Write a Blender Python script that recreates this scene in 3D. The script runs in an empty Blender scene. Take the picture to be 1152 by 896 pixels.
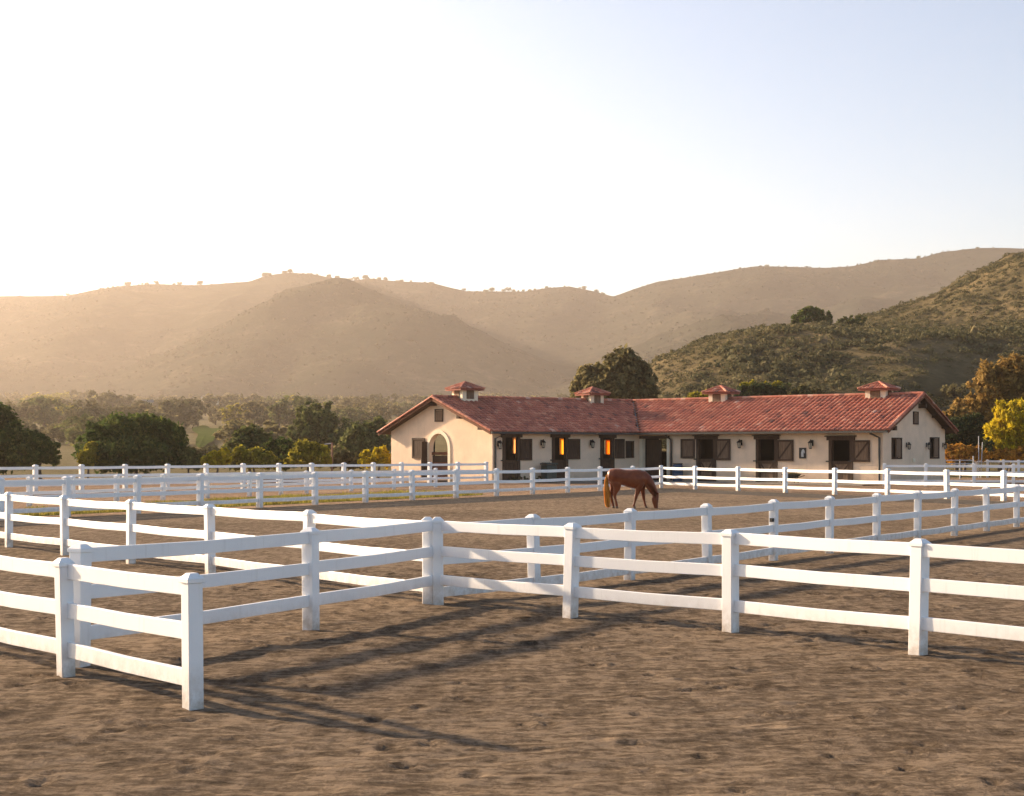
import bpy, math, random
import numpy as np
from mathutils import Vector, Matrix, noise as mnoise

R = math.radians
rnd = random.Random(7)
rng = np.random.default_rng(7)
scene = bpy.context.scene
C = scene.collection
CAMH, FPX, CX, HY = 2.1, 1800.0, 576.0, 508.0      # eye height, focal length in photo pixels, optical centre, horizon row

# ------------------------------------------------------------------ helpers
def gx(px, Y): return (px - CX) / FPX * Y            # photo column -> metres right, at distance Y
def gz(py, Y): return CAMH + (HY - py) / FPX * Y     # photo row -> metres up, at distance Y
def gnd(py): return CAMH * FPX / (py - HY)           # distance of a ground point

WP = {}                                              # world position of every object made here
class MB:
    def __init__(s): s.v = []; s.f = []; s.c = []; s.m = []
    def add(s, verts, faces, col=0.5, mi=0):
        b = len(s.v); s.v += [tuple(p) for p in verts]
        for f in faces: s.f.append(tuple(b + i for i in f)); s.c.append(col); s.m.append(mi)
    def obox(s, o, ax, ay, az, col=0.5, mi=0, bev=0):
        o, ax, ay, az = map(Vector, (o, ax, ay, az))
        P = [o + ax*i + ay*j + az*k for k in (0, 1) for j in (0, 1) for i in (0, 1)]
        F = [(0, 2, 3, 1), (4, 5, 7, 6), (0, 1, 5, 4), (2, 6, 7, 3), (0, 4, 6, 2), (1, 3, 7, 5)]
        if ax.cross(ay).dot(az) < 0: F = [f[::-1] for f in F]
        s.add(P, F, col, mi)
    def box(s, c, d, rz=0, col=0.5, mi=0):
        cx, cy, cz = c; dx, dy, dz = d; ca, sa = math.cos(rz), math.sin(rz)
        ax = Vector((ca, sa, 0)) * dx; ay = Vector((-sa, ca, 0)) * dy
        s.obox(Vector((cx, cy, cz)) - ax/2 - ay/2 - Vector((0, 0, dz/2)), ax, ay, (0, 0, dz), col, mi)
    def loft(s, rings, cap=True, col=0.5, mi=0):
        n = len(rings[0]); V = [p for r in rings for p in r]; F = []
        for i in range(len(rings) - 1):
            for j in range(n):
                k = (j + 1) % n
                F.append((i*n + j, i*n + k, (i+1)*n + k, (i+1)*n + j))
        if cap: F.append(tuple(range(n - 1, -1, -1))); F.append(tuple((len(rings)-1)*n + j for j in range(n)))
        s.add(V, F, col, mi)
    def tube(s, path, rad, n=6, col=0.5, mi=0, flat=None):
        path = [Vector(p) for p in path]; rings = []
        if not hasattr(rad, '__len__'): rad = [rad] * len(path)
        for i, p in enumerate(path):
            t = (path[min(i+1, len(path)-1)] - path[max(i-1, 0)]).normalized()
            ref = Vector((0, 1, 0)) if flat else (Vector((0, 0, 1)) if abs(t.z) < .9 else Vector((1, 0, 0)))
            a = (ref - t * ref.dot(t)).normalized(); b = t.cross(a)
            ra, rb = (flat[i], rad[i]) if flat else (rad[i], rad[i])
            rings.append([p + a*math.cos(2*math.pi*j/n)*ra + b*math.sin(2*math.pi*j/n)*rb for j in range(n)])
        s.loft(rings, True, col, mi)
    def cyl(s, c, r0, r1, h, n=16, col=0.5, mi=0):
        s.loft([[(c[0] + r*math.cos(2*math.pi*j/n), c[1] + r*math.sin(2*math.pi*j/n), c[2] + z) for j in range(n)] for r, z in ((r0, 0), (r1, h))], True, col, mi)

def mesh_from(name, V, F, mats, cols=None, mi=None, smooth=False):
    me = bpy.data.meshes.new(name); me.from_pydata(V, [], F)
    for m in (mats if isinstance(mats, (list, tuple)) else [mats]): me.materials.append(m)
    if mi is not None and any(mi): me.polygons.foreach_set('material_index', mi)
    if cols is not None:
        a = me.attributes.new('tone', 'FLOAT', 'FACE'); a.data.foreach_set('value', cols)
    if smooth: me.polygons.foreach_set('use_smooth', [True] * len(me.polygons))
    me.update(); return me

def obj(name, mb, mat, parent=None, smooth=False, bevel=0):
    """world-space builder -> one mesh object with its origin at the middle of its base"""
    A = np.array(mb.v); lo, hi = A.min(0), A.max(0)
    c = Vector(((lo[0]+hi[0])/2, (lo[1]+hi[1])/2, lo[2]))
    me = mesh_from(name, [tuple(p) for p in (A - np.array(c))], mb.f, mat, mb.c, mb.m, smooth)
    o = bpy.data.objects.new(name, me); C.objects.link(o); WP[o] = c
    if parent: o.parent = parent; o.location = c - WP[parent]
    else: o.location = c
    if bevel:
        b = o.modifiers.new('bevel', 'BEVEL'); b.width = bevel; b.segments = 2; b.limit_method = 'ANGLE'
    return o
def thing(name, label, cat, loc=(0, 0, 0), group=None):
    o = bpy.data.objects.new(name, None); C.objects.link(o); o.location = loc; WP[o] = Vector(loc)
    o.empty_display_size = .3
    return tag(o, label, cat, group)
def tag(o, label, cat, group=None):
    o['label'] = label; o['category'] = cat
    if group: o['group'] = group
    return o
def struct(o, kind='structure'): o['kind'] = kind; return o
def dup(root, loc, rz=0, sc=1, label=None, group=None, cat=None):
    r = root.copy(); C.objects.link(r); r.location = loc; r.rotation_euler = (0, 0, rz)
    r.scale = (sc, sc, sc) if not hasattr(sc, '__len__') else sc
    if label: r['label'] = label
    if group: r['group'] = group
    if cat: r['category'] = cat
    for ch in list(root.children):
        c = ch.copy(); C.objects.link(c); c.parent = r
        for g in list(ch.children):
            d = g.copy(); C.objects.link(d); d.parent = c
    return r

# ------------------------------------------------------------------ materials
class NT:
    def __init__(s, name, rough=.8, spec=.3):
        s.m = bpy.data.materials.new(name); s.m.use_nodes = True; s.t = s.m.node_tree; s.t.nodes.clear()
        s.out = s.n('ShaderNodeOutputMaterial'); s.p = s.n('ShaderNodeBsdfPrincipled')
        s.p.inputs['Roughness'].default_value = rough; s.p.inputs['Specular IOR Level'].default_value = spec
        s.l(s.p.outputs[0], s.out.inputs[0])
    def n(s, k, **kw):
        x = s.t.nodes.new(k)
        for a, b in kw.items(): setattr(x, a, b)
        return x
    def l(s, a, b): s.t.links.new(a, b)
    def pos(s, scale=(1, 1, 1), rot=0, local=False):
        g = s.n('ShaderNodeTexCoord').outputs['Object'] if local else s.n('ShaderNodeNewGeometry').outputs['Position']
        m = s.n('ShaderNodeMapping'); m.inputs['Scale'].default_value = scale; m.inputs['Rotation'].default_value = (0, 0, rot)
        s.l(g, m.inputs[0]); return m.outputs[0]
    def noise(s, vec, scale, detail=5, rough=.6, dist=0):
        x = s.n('ShaderNodeTexNoise'); x.inputs['Scale'].default_value = scale; x.inputs['Detail'].default_value = detail
        x.inputs['Roughness'].default_value = rough; x.inputs['Distortion'].default_value = dist
        s.l(vec, x.inputs['Vector']); return x.outputs[0]
    def ramp(s, fac, stops, interp='LINEAR'):
        x = s.n('ShaderNodeValToRGB'); e = x.color_ramp.elements; x.color_ramp.interpolation = interp
        while len(e) < len(stops): e.new(.5)
        for i, (p, c) in enumerate(stops): e[i].position = p; e[i].color = (*c, 1)
        s.l(fac, x.inputs[0]); return x.outputs[0]
    def mix(s, fac, a, b, mode='MIX'):
        x = s.n('ShaderNodeMix', data_type='RGBA', blend_type=mode)
        for sock, v in ((x.inputs[0], fac), (x.inputs[6], a), (x.inputs[7], b)):
            if hasattr(v, 'links'): s.l(v, sock)
            elif hasattr(v, '__len__'): sock.default_value = (*v, 1)
            else: sock.default_value = v
        return x.outputs[2]
    def math(s, op, a, b=0):
        x = s.n('ShaderNodeMath', operation=op)
        for i, v in enumerate((a, b)):
            if hasattr(v, 'links'): s.l(v, x.inputs[i])
            else: x.inputs[i].default_value = v
        return x.outputs[0]
    def tone(s): return s.n('ShaderNodeAttribute', attribute_name='tone').outputs['Fac']
    def color(s, c):
        if hasattr(c, 'links'): s.l(c, s.p.inputs['Base Color'])
        else: s.p.inputs['Base Color'].default_value = (*c, 1)
    def bump(s, h, strength=.5, dist=.02):
        b = s.n('ShaderNodeBump'); b.inputs['Strength'].default_value = strength; b.inputs['Distance'].default_value = dist
        s.l(h, b.inputs['Height']); s.l(b.outputs[0], s.p.inputs['Normal'])

def simple(name, base, var=.25, scale=6, rough=.7, spec=.3, bump=0, bscale=40, stretch=(1, 1, 1)):
    t = NT(name, rough, spec); v = t.pos(stretch)
    f = t.noise(v, scale)
    t.color(t.ramp(f, [(.3, tuple(c*(1-var) for c in base)), (.7, tuple(min(1, c*(1+var)) for c in base))]))
    if bump: t.bump(t.noise(v, bscale), bump, .02)
    return t.m
def vinyl():
    t = NT('white_vinyl', .42, .4); v = t.pos()
    c = t.ramp(t.noise(v, 1.3, 6), [(.3, (.88, .875, .865)), (.7, (.82, .815, .81))])
    z = t.n('ShaderNodeSeparateXYZ'); t.l(t.n('ShaderNodeNewGeometry').outputs['Position'], z.inputs[0])
    splash = t.math('MULTIPLY', t.ramp(z.outputs[2], [(0.02, (1, 1, 1)), (.12, (.75, .75, .75)), (.42, (0, 0, 0))]), t.ramp(t.noise(v, 7, 7, .7), [(.35, (.15, .15, .15)), (.65, (1, 1, 1))]))
    c = t.mix(splash, c, (.42, .34, .26))
    st = t.ramp(t.noise(t.pos((14, 14, 1.2)), 1.0, 5), [(.58, (0, 0, 0)), (.75, (.28, .28, .28))])
    c = t.mix(st, c, (.55, .53, .48)); t.color(c); t.bump(t.noise(v, 18, 3), .06, .01); return t.m
def foliage(name, lo, mid, hi, transl=.35):
    t = NT(name, .85, .06); f = t.tone(); big = t.noise(t.pos(), .55, 3)
    k = t.math('ADD', t.math('MULTIPLY', f, .75), t.math('MULTIPLY', t.math('SUBTRACT', big, .5), .7))
    k = t.math('ADD', k, .12)
    c = t.ramp(k, [(.05, lo), (.5, mid), (.95, hi)]); t.color(c)
    tr = t.n('ShaderNodeBsdfTranslucent'); mx = t.n('ShaderNodeMixShader'); mx.inputs[0].default_value = transl
    t.l(c, tr.inputs[0]); t.l(t.p.outputs[0], mx.inputs[1]); t.l(tr.outputs[0], mx.inputs[2]); t.l(mx.outputs[0], t.out.inputs[0])
    return t.m
def dirt(name, cols, rot=0, streak=1.0, bump=.8, far=(1, 1, 1)):
    t = NT(name, 1.0, .02)
    v = t.pos(); sv = t.pos((1, 3.2, 1), rot)
    fine = t.noise(v, 9, 8, .75); st = t.noise(sv, 1.6, 7, .7, .4); big = t.noise(v, .16, 4)
    med = t.noise(t.pos((1, 2.2, 1), rot), 4.5, 6, .75)
    k = t.math('ADD', t.math('MULTIPLY', med, .75), t.math('MULTIPLY', st, .45*streak))
    k = t.math('ADD', k, t.math('MULTIPLY', t.math('SUBTRACT', big, .5), .35))
    fur = t.noise(t.pos((3.4, .75, 1), rot*.5), 1.3, 6, .72, .3)
    k = t.math('ADD', k, t.math('MULTIPLY', t.math('SUBTRACT', fine, .5), .9))
    k = t.math('ADD', k, t.math('MULTIPLY', t.math('SUBTRACT', fur, .5), .55))
    t.color(t.ramp(k, [(.42, cols[0]), (.58, cols[1]), (.74, cols[2])]))
    h = t.math('ADD', t.math('MULTIPLY', fine, .8), t.math('MULTIPLY', med, 1.0)); h = t.math('ADD', h, t.math('MULTIPLY', st, 1.6))
    vo = t.n('ShaderNodeTexVoronoi'); vo.inputs['Scale'].default_value = 1.35; t.l(t.pos(), vo.inputs['Vector'])
    h = t.math('ADD', h, t.ramp(vo.outputs['Distance'], [(.06, (0, 0, 0)), (.15, (.8, .8, .8)), (.2, (1, 1, 1)), (.3, (.75, .75, .75))]))
    t.bump(h, bump, .14); return t.m
def stucco(name, base):
    t = NT(name, .9, .15); v = t.pos()
    c = t.ramp(t.noise(v, .7, 6, .65), [(.3, tuple(x*.86 for x in base)), (.7, tuple(min(1, x*1.08) for x in base))])
    st = t.ramp(t.noise(t.pos((5, 5, .35)), 1.0, 5), [(.55, (0, 0, 0)), (.8, (.3, .3, .3))])
    c = t.mix(st, c, tuple(x*.62 for x in base))
    z = t.n('ShaderNodeSeparateXYZ'); t.l(t.n('ShaderNodeNewGeometry').outputs['Position'], z.inputs[0])
    low = t.math('MULTIPLY', t.ramp(z.outputs[2], [(.05, (.8, .8, .8)), (.9, (0, 0, 0))]), t.noise(v, 3, 5))
    c = t.mix(low, c, (.22, .16, .11))
    t.color(c); t.bump(t.noise(v, 26, 6), .35, .02); return t.m
def wood(name, base, horiz=False):
    t = NT(name, .8, .2); f = t.noise(t.pos((7, 7, .8) if not horiz else (.8, .8, 7)), 2.2, 7, .7)
    c = t.ramp(f, [(.3, tuple(x*.55 for x in base)), (.55, base), (.78, tuple(x*1.5 for x in base))])
    t.color(c); t.bump(f, .4, .02); return t.m
def tilemat():
    t = NT('terracotta_tiles', .8, .25); f = t.tone()
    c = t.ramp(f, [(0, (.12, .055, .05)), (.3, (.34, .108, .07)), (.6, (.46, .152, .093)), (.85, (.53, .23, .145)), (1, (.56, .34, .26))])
    n = t.noise(t.pos(), 7, 5); c = t.mix(t.ramp(n, [(.5, (0, 0, 0)), (.75, (.5, .5, .5))]), c, (.16, .12, .10))
    big = t.noise(t.pos(), .5, 4); c = t.mix(t.ramp(big, [(.45, (0, 0, 0)), (.75, (.28, .28, .28))]), c, (.24, .11, .08))
    t.color(c); return t.m
def hillmat(name, shrub, grass, soil, sc=1):
    t = NT(name, 1.0, .0); v = t.pos((1, 1, 1.6))
    a = t.noise(v, .011*sc, 9, .68); b = t.noise(v, .06*sc, 7, .7); d = t.noise(v, .006*sc, 4)
    k = t.math('ADD', t.math('MULTIPLY', a, .7), t.math('MULTIPLY', b, .5)); k = t.math('ADD', k, t.math('MULTIPLY', t.math('SUBTRACT', d, .5), .4))
    c = t.ramp(k, [(.42, shrub), (.56, tuple((x+y)/2 for x, y in zip(shrub, grass))), (.66, grass), (.82, soil)])
    t.color(c); h = t.math('ADD', t.math('MULTIPLY', a, 2.0), b); t.bump(h, 1.0, 4.0/sc); return t.m

M = {}
M['vinyl'] = vinyl()
M['arena'] = dirt('arena_sand', [(.105, .077, .052), (.205, .152, .104), (.37, .28, .195)], R(10), 1.1, 1.0)
M['lane'] = dirt('yard_dirt', [(.15, .105, .07), (.28, .19, .125), (.42, .30, .20)], R(-5), .7, .5)
M['band'] = dirt('packed_grey_sand', [(.06, .052, .044), (.10, .087, .073), (.16, .138, .113)], R(20), 1, .6)
M['lawn'] = dirt('dry_lawn', [(.11, .12, .025), (.22, .22, .045), (.36, .31, .08)], 0, .6, .8)
M['field'] = dirt('valley_ground', [(.10, .085, .04), (.17, .14, .07), (.28, .21, .12)], 0, .6, .6)
M['meadow'] = simple('meadow_green', (.06, .08, .02), .3, .2, 1.0, 0.0)
M['apron'] = simple('worn_concrete', (.26, .235, .20), .25, 1.1, .9, .2, .3, 20)
M['stucco'] = stucco('cream_stucco', (.80, .60, .43))
M['stucco_pale'] = stucco('pale_stucco', (.84, .72, .54))
M['tile'] = tilemat()
M['wood'] = wood('dark_stained_wood', (.068, .041, .027))
M['wood_mid'] = wood('brown_boards', (.20, .128, .082))
M['shade_wood'] = wood('painted_shade_boards', (.006, .004, .003), True)  # near-black boards: the indoor shade is put into the colour
M['timber'] = wood('red_brown_timber', (.16, .065, .035), True)
M['iron'] = simple('black_iron', (.018, .016, .015), .3, 9, .5, .4)
M['gutter'] = simple('dark_bronze_gutter', (.035, .032, .028), .3, 3, .5, .5)
M['steel'] = simple('galvanised_steel', (.42, .43, .44), .15, 5, .45, .5)
M['green_plastic'] = simple('green_plastic', (.035, .05, .042), .3, 8, .5, .4)
M['blue_plastic'] = simple('blue_plastic', (.035, .075, .14), .3, 6, .45, .4)
M['black_rubber'] = simple('black_rubber', (.02, .02, .021), .3, 8, .7, .3)
M['rust'] = simple('rusted_pole', (.30, .17, .11), .3, 3, .8, .2)
M['bark'] = wood('bark', (.10, .072, .05))
M['straw'] = simple('straw', (.30, .22, .09), .3, 20, .9, .1)
def glass():
    t = NT('lantern_glass', .15, .5); t.color((.55, .48, .36)); return t.m
M['glass'] = glass()
def translucent_mat(name, c):
    t = NT(name, .8, .1); t.color(c); tr = t.n('ShaderNodeBsdfTranslucent'); tr.inputs[0].default_value = (*c, 1)
    mx = t.n('ShaderNodeMixShader'); mx.inputs[0].default_value = .88
    t.l(t.p.outputs[0], mx.inputs[1]); t.l(tr.outputs[0], mx.inputs[2]); t.l(mx.outputs[0], t.out.inputs[0]); return t.m
M['glow_peach'] = translucent_mat('peach_glow_panel', (.85, .58, .34)); M['glow_gold'] = translucent_mat('gold_glow_panel', (.92, .56, .14)); M['glow_amber'] = translucent_mat('amber_glow_panel', (.90, .38, .05))  # translucent panels added for an orange glow in the doorways
M['oak'] = foliage('oak_leaves', (.022, .040, .011), (.066, .098, .024), (.19, .20, .045), .45)
M['olive'] = foliage('olive_leaves', (.044, .058, .02), (.12, .135, .045), (.26, .24, .08))
M['brush'] = foliage('brush_leaves', (.05, .052, .02), (.12, .11, .045), (.23, .19, .085), .25)
M['chaparral'] = foliage('chaparral_leaves', (.048, .052, .025), (.12, .11, .055), (.21, .17, .085), .3)
M['scrub'] = foliage('scrub_leaves', (.024, .028, .017), (.048, .048, .030), (.085, .078, .048), .15)
M['sage'] = foliage('sage_leaves', (.075, .068, .032), (.19, .165, .075), (.34, .27, .12), .45)
M['gold'] = foliage('autumn_leaves', (.11, .072, .024), (.31, .20, .06), (.50, .32, .10), .48)
M['yellow'] = foliage('yellow_leaves', (.20, .165, .014), (.54, .42, .022), (.78, .58, .045), .5)
M['lime'] = foliage('yellow_green_leaves', (.10, .10, .012), (.30, .26, .03), (.52, .42, .05), .45)
M['orange'] = foliage('orange_brush', (.18, .09, .015), (.48, .24, .04), (.66, .36, .07), .45)
M['green'] = foliage('hedge_leaves', (.018, .028, .012), (.045, .060, .024), (.09, .10, .04), .3)
M['flower'] = foliage('flower_bed_leaves', (.025, .04, .02), (.09, .10, .04), (.42, .22, .16), .3)
M['grass'] = foliage('grass_blades', (.10, .10, .02), (.24, .21, .045), (.42, .33, .09), .4)
M['hill'] = hillmat('far_hill_brush', (.018, .024, .017), (.044, .044, .030), (.115, .094, .064))
M['hillside'] = hillmat('near_hill_brush', (.06, .054, .03), (.14, .11, .06), (.25, .18, .10), 4.4)
def horse_coat():
    t = NT('chestnut_coat', .42, .25); f = t.noise(t.pos(local=True), 4, 4)
    t.color(t.ramp(f, [(.3, (.12, .026, .008)), (.7, (.215, .052, .015))])); t.p.inputs['Sheen Weight'].default_value = .15; return t.m
M['horse'] = horse_coat()
M['hoof'] = simple('hoof_horn', (.16, .11, .08), .3, 20)
M['mane'] = translucent_mat('chestnut_mane', (.20, .075, .03)); M['tail'] = foliage('flaxen_tail', (.55, .23, .04), (.88, .45, .09), (.95, .66, .22), .5)

# ------------------------------------------------------------------ terrain
def interp(pts, x): return np.interp(x, [p[0] for p in pts], [p[1] for p in pts])
def sstep(t): t = np.clip(t, 0, 1); return t*t*(3 - 2*t)
_off = rng.random((64, 3)) * 100
def fbm(X, Y, sc, octv=4, seed=0, ridged=False):
    """value noise on a lattice, summed over octaves"""
    out = np.zeros_like(X, float); amp = 1; tot = 0
    for o in range(octv):
        x = X/sc + _off[seed, 0]*(o+1); y = Y/sc + _off[seed, 1]*(o+1)
        xi, yi = np.floor(x).astype(np.int64), np.floor(y).astype(np.int64); fx, fy = x - xi, y - yi
        fx = fx*fx*(3-2*fx); fy = fy*fy*(3-2*fy)
        def h(a, b):
            n = (a*374761393 + b*668265263 + seed*1442695 + o*974711) & 0xffffffff
            n = ((n ^ (n >> 13)) * 1274126177) & 0xffffffff
            return ((n ^ (n >> 16)) & 0xffff) / 65535.0
        v = h(xi, yi)*(1-fx)*(1-fy) + h(xi+1, yi)*fx*(1-fy) + h(xi, yi+1)*(1-fx)*fy + h(xi+1, yi+1)*fx*fy
        if ridged: v = 1 - np.abs(2*v - 1)
        out += amp*v; tot += amp; amp *= .5; sc = sc/2
    return out/tot
SKY_L = [(-900, 330), (-500, 300), (-250, 318), (-60, 340), (0, 333), (75, 332.5), (100, 327), (130, 322), (170, 320), (215, 321), (280, 317), (300, 310), (325, 307), (350, 308),
         (375, 313), (395, 316), (415, 313), (440, 316), (485, 318), (505, 323), (525, 327.5), (560, 328), (590, 328), (615, 324), (640, 322), (665, 327), (695, 335), (740, 352), (900, 380), (2200, 420)]
SKY_R = [(-900, 470), (300, 440), (560, 375), (640, 348), (695, 333), (715, 325), (740, 317), (780, 311), (830, 303), (850, 300), (880, 300.5), (930, 302), (960, 299), (990, 292), (1035, 289.5), (1060, 283), (1100, 279),
         (1152, 280), (1300, 262), (1600, 290), (2200, 300)]
KF = 3.6                                             # the far ridge stands this much beyond its sketch distances
def base_h(X, Y):
    return np.maximum(0, Y - 128) * .010 + np.clip(Y - 330, 0, 1400) * .022
def crest_h(pts, X, Yc): return CAMH + (HY - interp(pts, CX + X/Yc*FPX)) / FPX * Yc
def far_h(X, Y):
    X = np.asarray(X, float)/KF; Y = np.asarray(Y, float)/KF
    b = base_h(X*KF, Y*KF)/KF
    def ridge(pts, Yc, Y0, Y1, p):
        cz = crest_h(pts, X, Yc)
        t = np.clip((Y - Y0) / (Yc - Y0), 0, 1); back = np.clip((Y - Yc) / (Y1 - Yc), 0, 1)
        f = t**p * (1 - sstep(back)); f = np.where(Y < Y0, 0, f)
        return b*(1 - f) + cz*f, t
    hl, tl = ridge(SKY_L, 900., 500., 1150., 1.25)
    hr, tr = ridge(SKY_R, 840., 470., 1100., 1.2)
    h = np.maximum(hl, hr); t = np.where(hl > hr, tl, tr)
    # spurs running down to the valley
    def spur(P, Q, slope, hh):
        P, Q = np.array(P), np.array(Q); d = Q[:2] - P[:2]; L2 = (d**2).sum()
        s = np.clip(((X - P[0])*d[0] + (Y - P[1])*d[1]) / L2, 0, 1)
        dist = np.hypot(X - P[0] - s*d[0], Y - P[1] - s*d[1])
        return P[2] + s*(Q[2] - P[2]) - np.sqrt(dist**2 + hh*hh)*slope + hh*slope
    def pt(px, py, Y): return (gx(px, Y), Y, gz(py, Y))
    sp = [spur(pt(384, 326, 650), pt(345, 345, 622), .50, 10), spur(pt(345, 345, 622), pt(292, 392, 560), .52, 8), spur(pt(292, 392, 560), pt(222, 444, 500), .50, 8), spur(pt(384, 326, 650), pt(440, 352, 600), .46, 12), spur(pt(440, 352, 600), pt(505, 425, 540), .46, 12), spur(pt(345, 345, 622), pt(390, 420, 520), .5, 8), spur(pt(384, 326, 650), pt(400, 316, 880), .5, 14),
          spur(pt(388, 325, 790), pt(520, 420, 640), .42, 18), spur(pt(870, 332, 620), pt(790, 376, 540), .45, 10), spur(pt(640, 330, 860), pt(600, 420, 640), .35, 20),
          spur(pt(1000, 318, 760), pt(940, 372, 640), .35, 14), spur(pt(130, 330, 840), pt(40, 430, 610), .36, 18)]
    for q in sp:
        k = 3.0; m = np.maximum(h, q); h = m + np.exp(-np.abs(h - q)/k)*k*.3
    rel = np.clip((h - b) / 40, 0, 1)
    g = (fbm(X, Y, 95, 5, 3, True) - .62) * 20 * rel * np.clip(1.35 - np.clip((Y-480)/(880-480), 0, 1)**2, .10, 1.2) + (fbm(X, Y, 22, 4, 5) - .5) * 5 * rel
    fade = np.where((Y > 770), np.clip((1 - np.exp(-((Y - np.where(hl > hr, 900, 840))/45)**2)), .12, 1), 1)
    return (h + g*fade)*KF - CAMH*(KF - 1)*np.clip((h - b)/30, 0, 1)
NEAR_A = [(560, 500), (690, 440), (735, 411), (770, 395), (800, 381), (850, 371), (890, 369.5), (940, 370), (985, 374), (1050, 372), (1152, 362), (1300, 340), (1600, 330)]
NEAR_B = [(700, 470), (860, 400), (940, 374), (985, 361), (1010, 349), (1050, 329), (1100, 306), (1152, 289), (1230, 258), (1350, 236), (1600, 240)]
def near_h(X, Y):
    X = np.asarray(X, float); Y = np.asarray(Y, float); b = base_h(X, Y) - .6
    def ridge(pts, Yc, Y0, Y1, p):
        cz = crest_h(pts, X, Yc); t = np.clip((Y - Y0)/(Yc - Y0), 0, 1); bk = np.clip((Y - Yc)/(Y1 - Yc), 0, 1)
        f = np.sin(t*math.pi/2)**p * (1 - sstep(bk)); return b*(1 - f) + np.maximum(cz, b)*f
    h = np.maximum(ridge(NEAR_A, 300., 185., 420., 1.5), ridge(NEAR_B, 420., 250., 560., 1.0))
    rel = np.clip((h - b)/10, 0, 1)
    return h + (fbm(X, Y, 34, 4, 9, True) - .6)*5*rel*np.clip(np.abs(Y-300)/40, .15, 1) + (fbm(X, Y, 7, 3, 11) - .5)*1.6*rel
def hz(x, y):
    b = float(base_h(np.array(x), np.array(y)))
    if y > 185 and gx(560, y) < x: b = max(b, float(near_h(np.array([x]), np.array([y]))[0]))
    if y > 455*KF: b = max(b, float(far_h(np.array([x]), np.array([y]))[0]))
    return b
def grid_obj(name, xs, ys, fn, mat):
    X, Y = np.meshgrid(xs, ys); Z = fn(X, Y); n, m = X.shape
    V = np.stack([X.ravel(), Y.ravel(), Z.ravel()], 1)
    I = np.arange(n*m).reshape(n, m); F = np.stack([I[:-1, :-1].ravel(), I[:-1, 1:].ravel(), I[1:, 1:].ravel(), I[1:, :-1].ravel()], 1)
    me = bpy.data.meshes.new(name); me.from_pydata(V.tolist(), [], F.tolist()); me.materials.append(mat)
    me.polygons.foreach_set('use_smooth', [True]*len(me.polygons)); me.update()
    o = bpy.data.objects.new(name, me); C.objects.link(o); return struct(o)
grid_obj('ground', np.linspace(-2000, 2000, 200), np.concatenate([np.linspace(-40, 128, 18), np.concatenate([np.linspace(135, 800, 80), np.linspace(820, 4250, 110)])]), lambda X, Y: base_h(X, Y) + np.where(Y > 135, (fbm(X, Y, 60, 3, 2)-.5)*2.0*np.clip((Y-135)/60, 0, 1), 0) - .012, M['field'])
grid_obj('hills', np.linspace(-480, 520, 430)*KF, np.linspace(455, 1150, 210)*KF, far_h, M['hill'])
grid_obj('hillside', np.linspace(-10, 330, 300), np.linspace(180, 560, 260), near_h, M['hillside'])

def sheet(name, pts, z, mat):
    mb = MB(); mb.add([(x, y, z) for x, y in pts], [tuple(range(len(pts)))]); return struct(obj(name, mb, mat))
# arena fence corner points (ground distance from the base row of the posts)
def on(px, py): Y = gnd(py); return Vector((gx(px, Y), Y))
F4a, F4b, F4c = on(-90, 590), on(744, 549.3), on(1220, 567.5)
def lerp2(a, b, t): return a + (b - a)*t
sheet('yard', [(-90, 1), (90, 1), (90, 127), (-90, 127)], 0, M['lane'])
d1 = (F4b - F4a).normalized(); n1 = Vector((d1.y, -d1.x)); d2 = (F4c - F4b).normalized(); n2 = Vector((d2.y, -d2.x))
E1 = F4a - d1*25; E2 = F4c + d2*30
sheet('arena', [(-60, 3), (60, 3), (60, E2.y), tuple(E2 - n2*.3), tuple(F4b + Vector((0, .3))), tuple(E1 - n1*.3), (-60, E1.y)], .004, M['arena'])
sheet('track', [tuple(E1 + n1*.5), tuple(F4b - Vector((0, .9))), tuple(E2 + n2*.5), tuple(E2 + n2*4.6), tuple(F4b - Vector((0, 9.5))), tuple(E1 + n1*3.0)][::-1], .008, M['band'])
gA, gB = on(-90, 589), on(566, 557.2)
lawn = [tuple(gA - n1*.9), tuple(gB - n1*.9), tuple(gB - n1*5.5), tuple(gB - n1*9 - d1*6), tuple(gA - n1*3.2)]
sheet('lawn', lawn, .004, M['lawn'])

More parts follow.
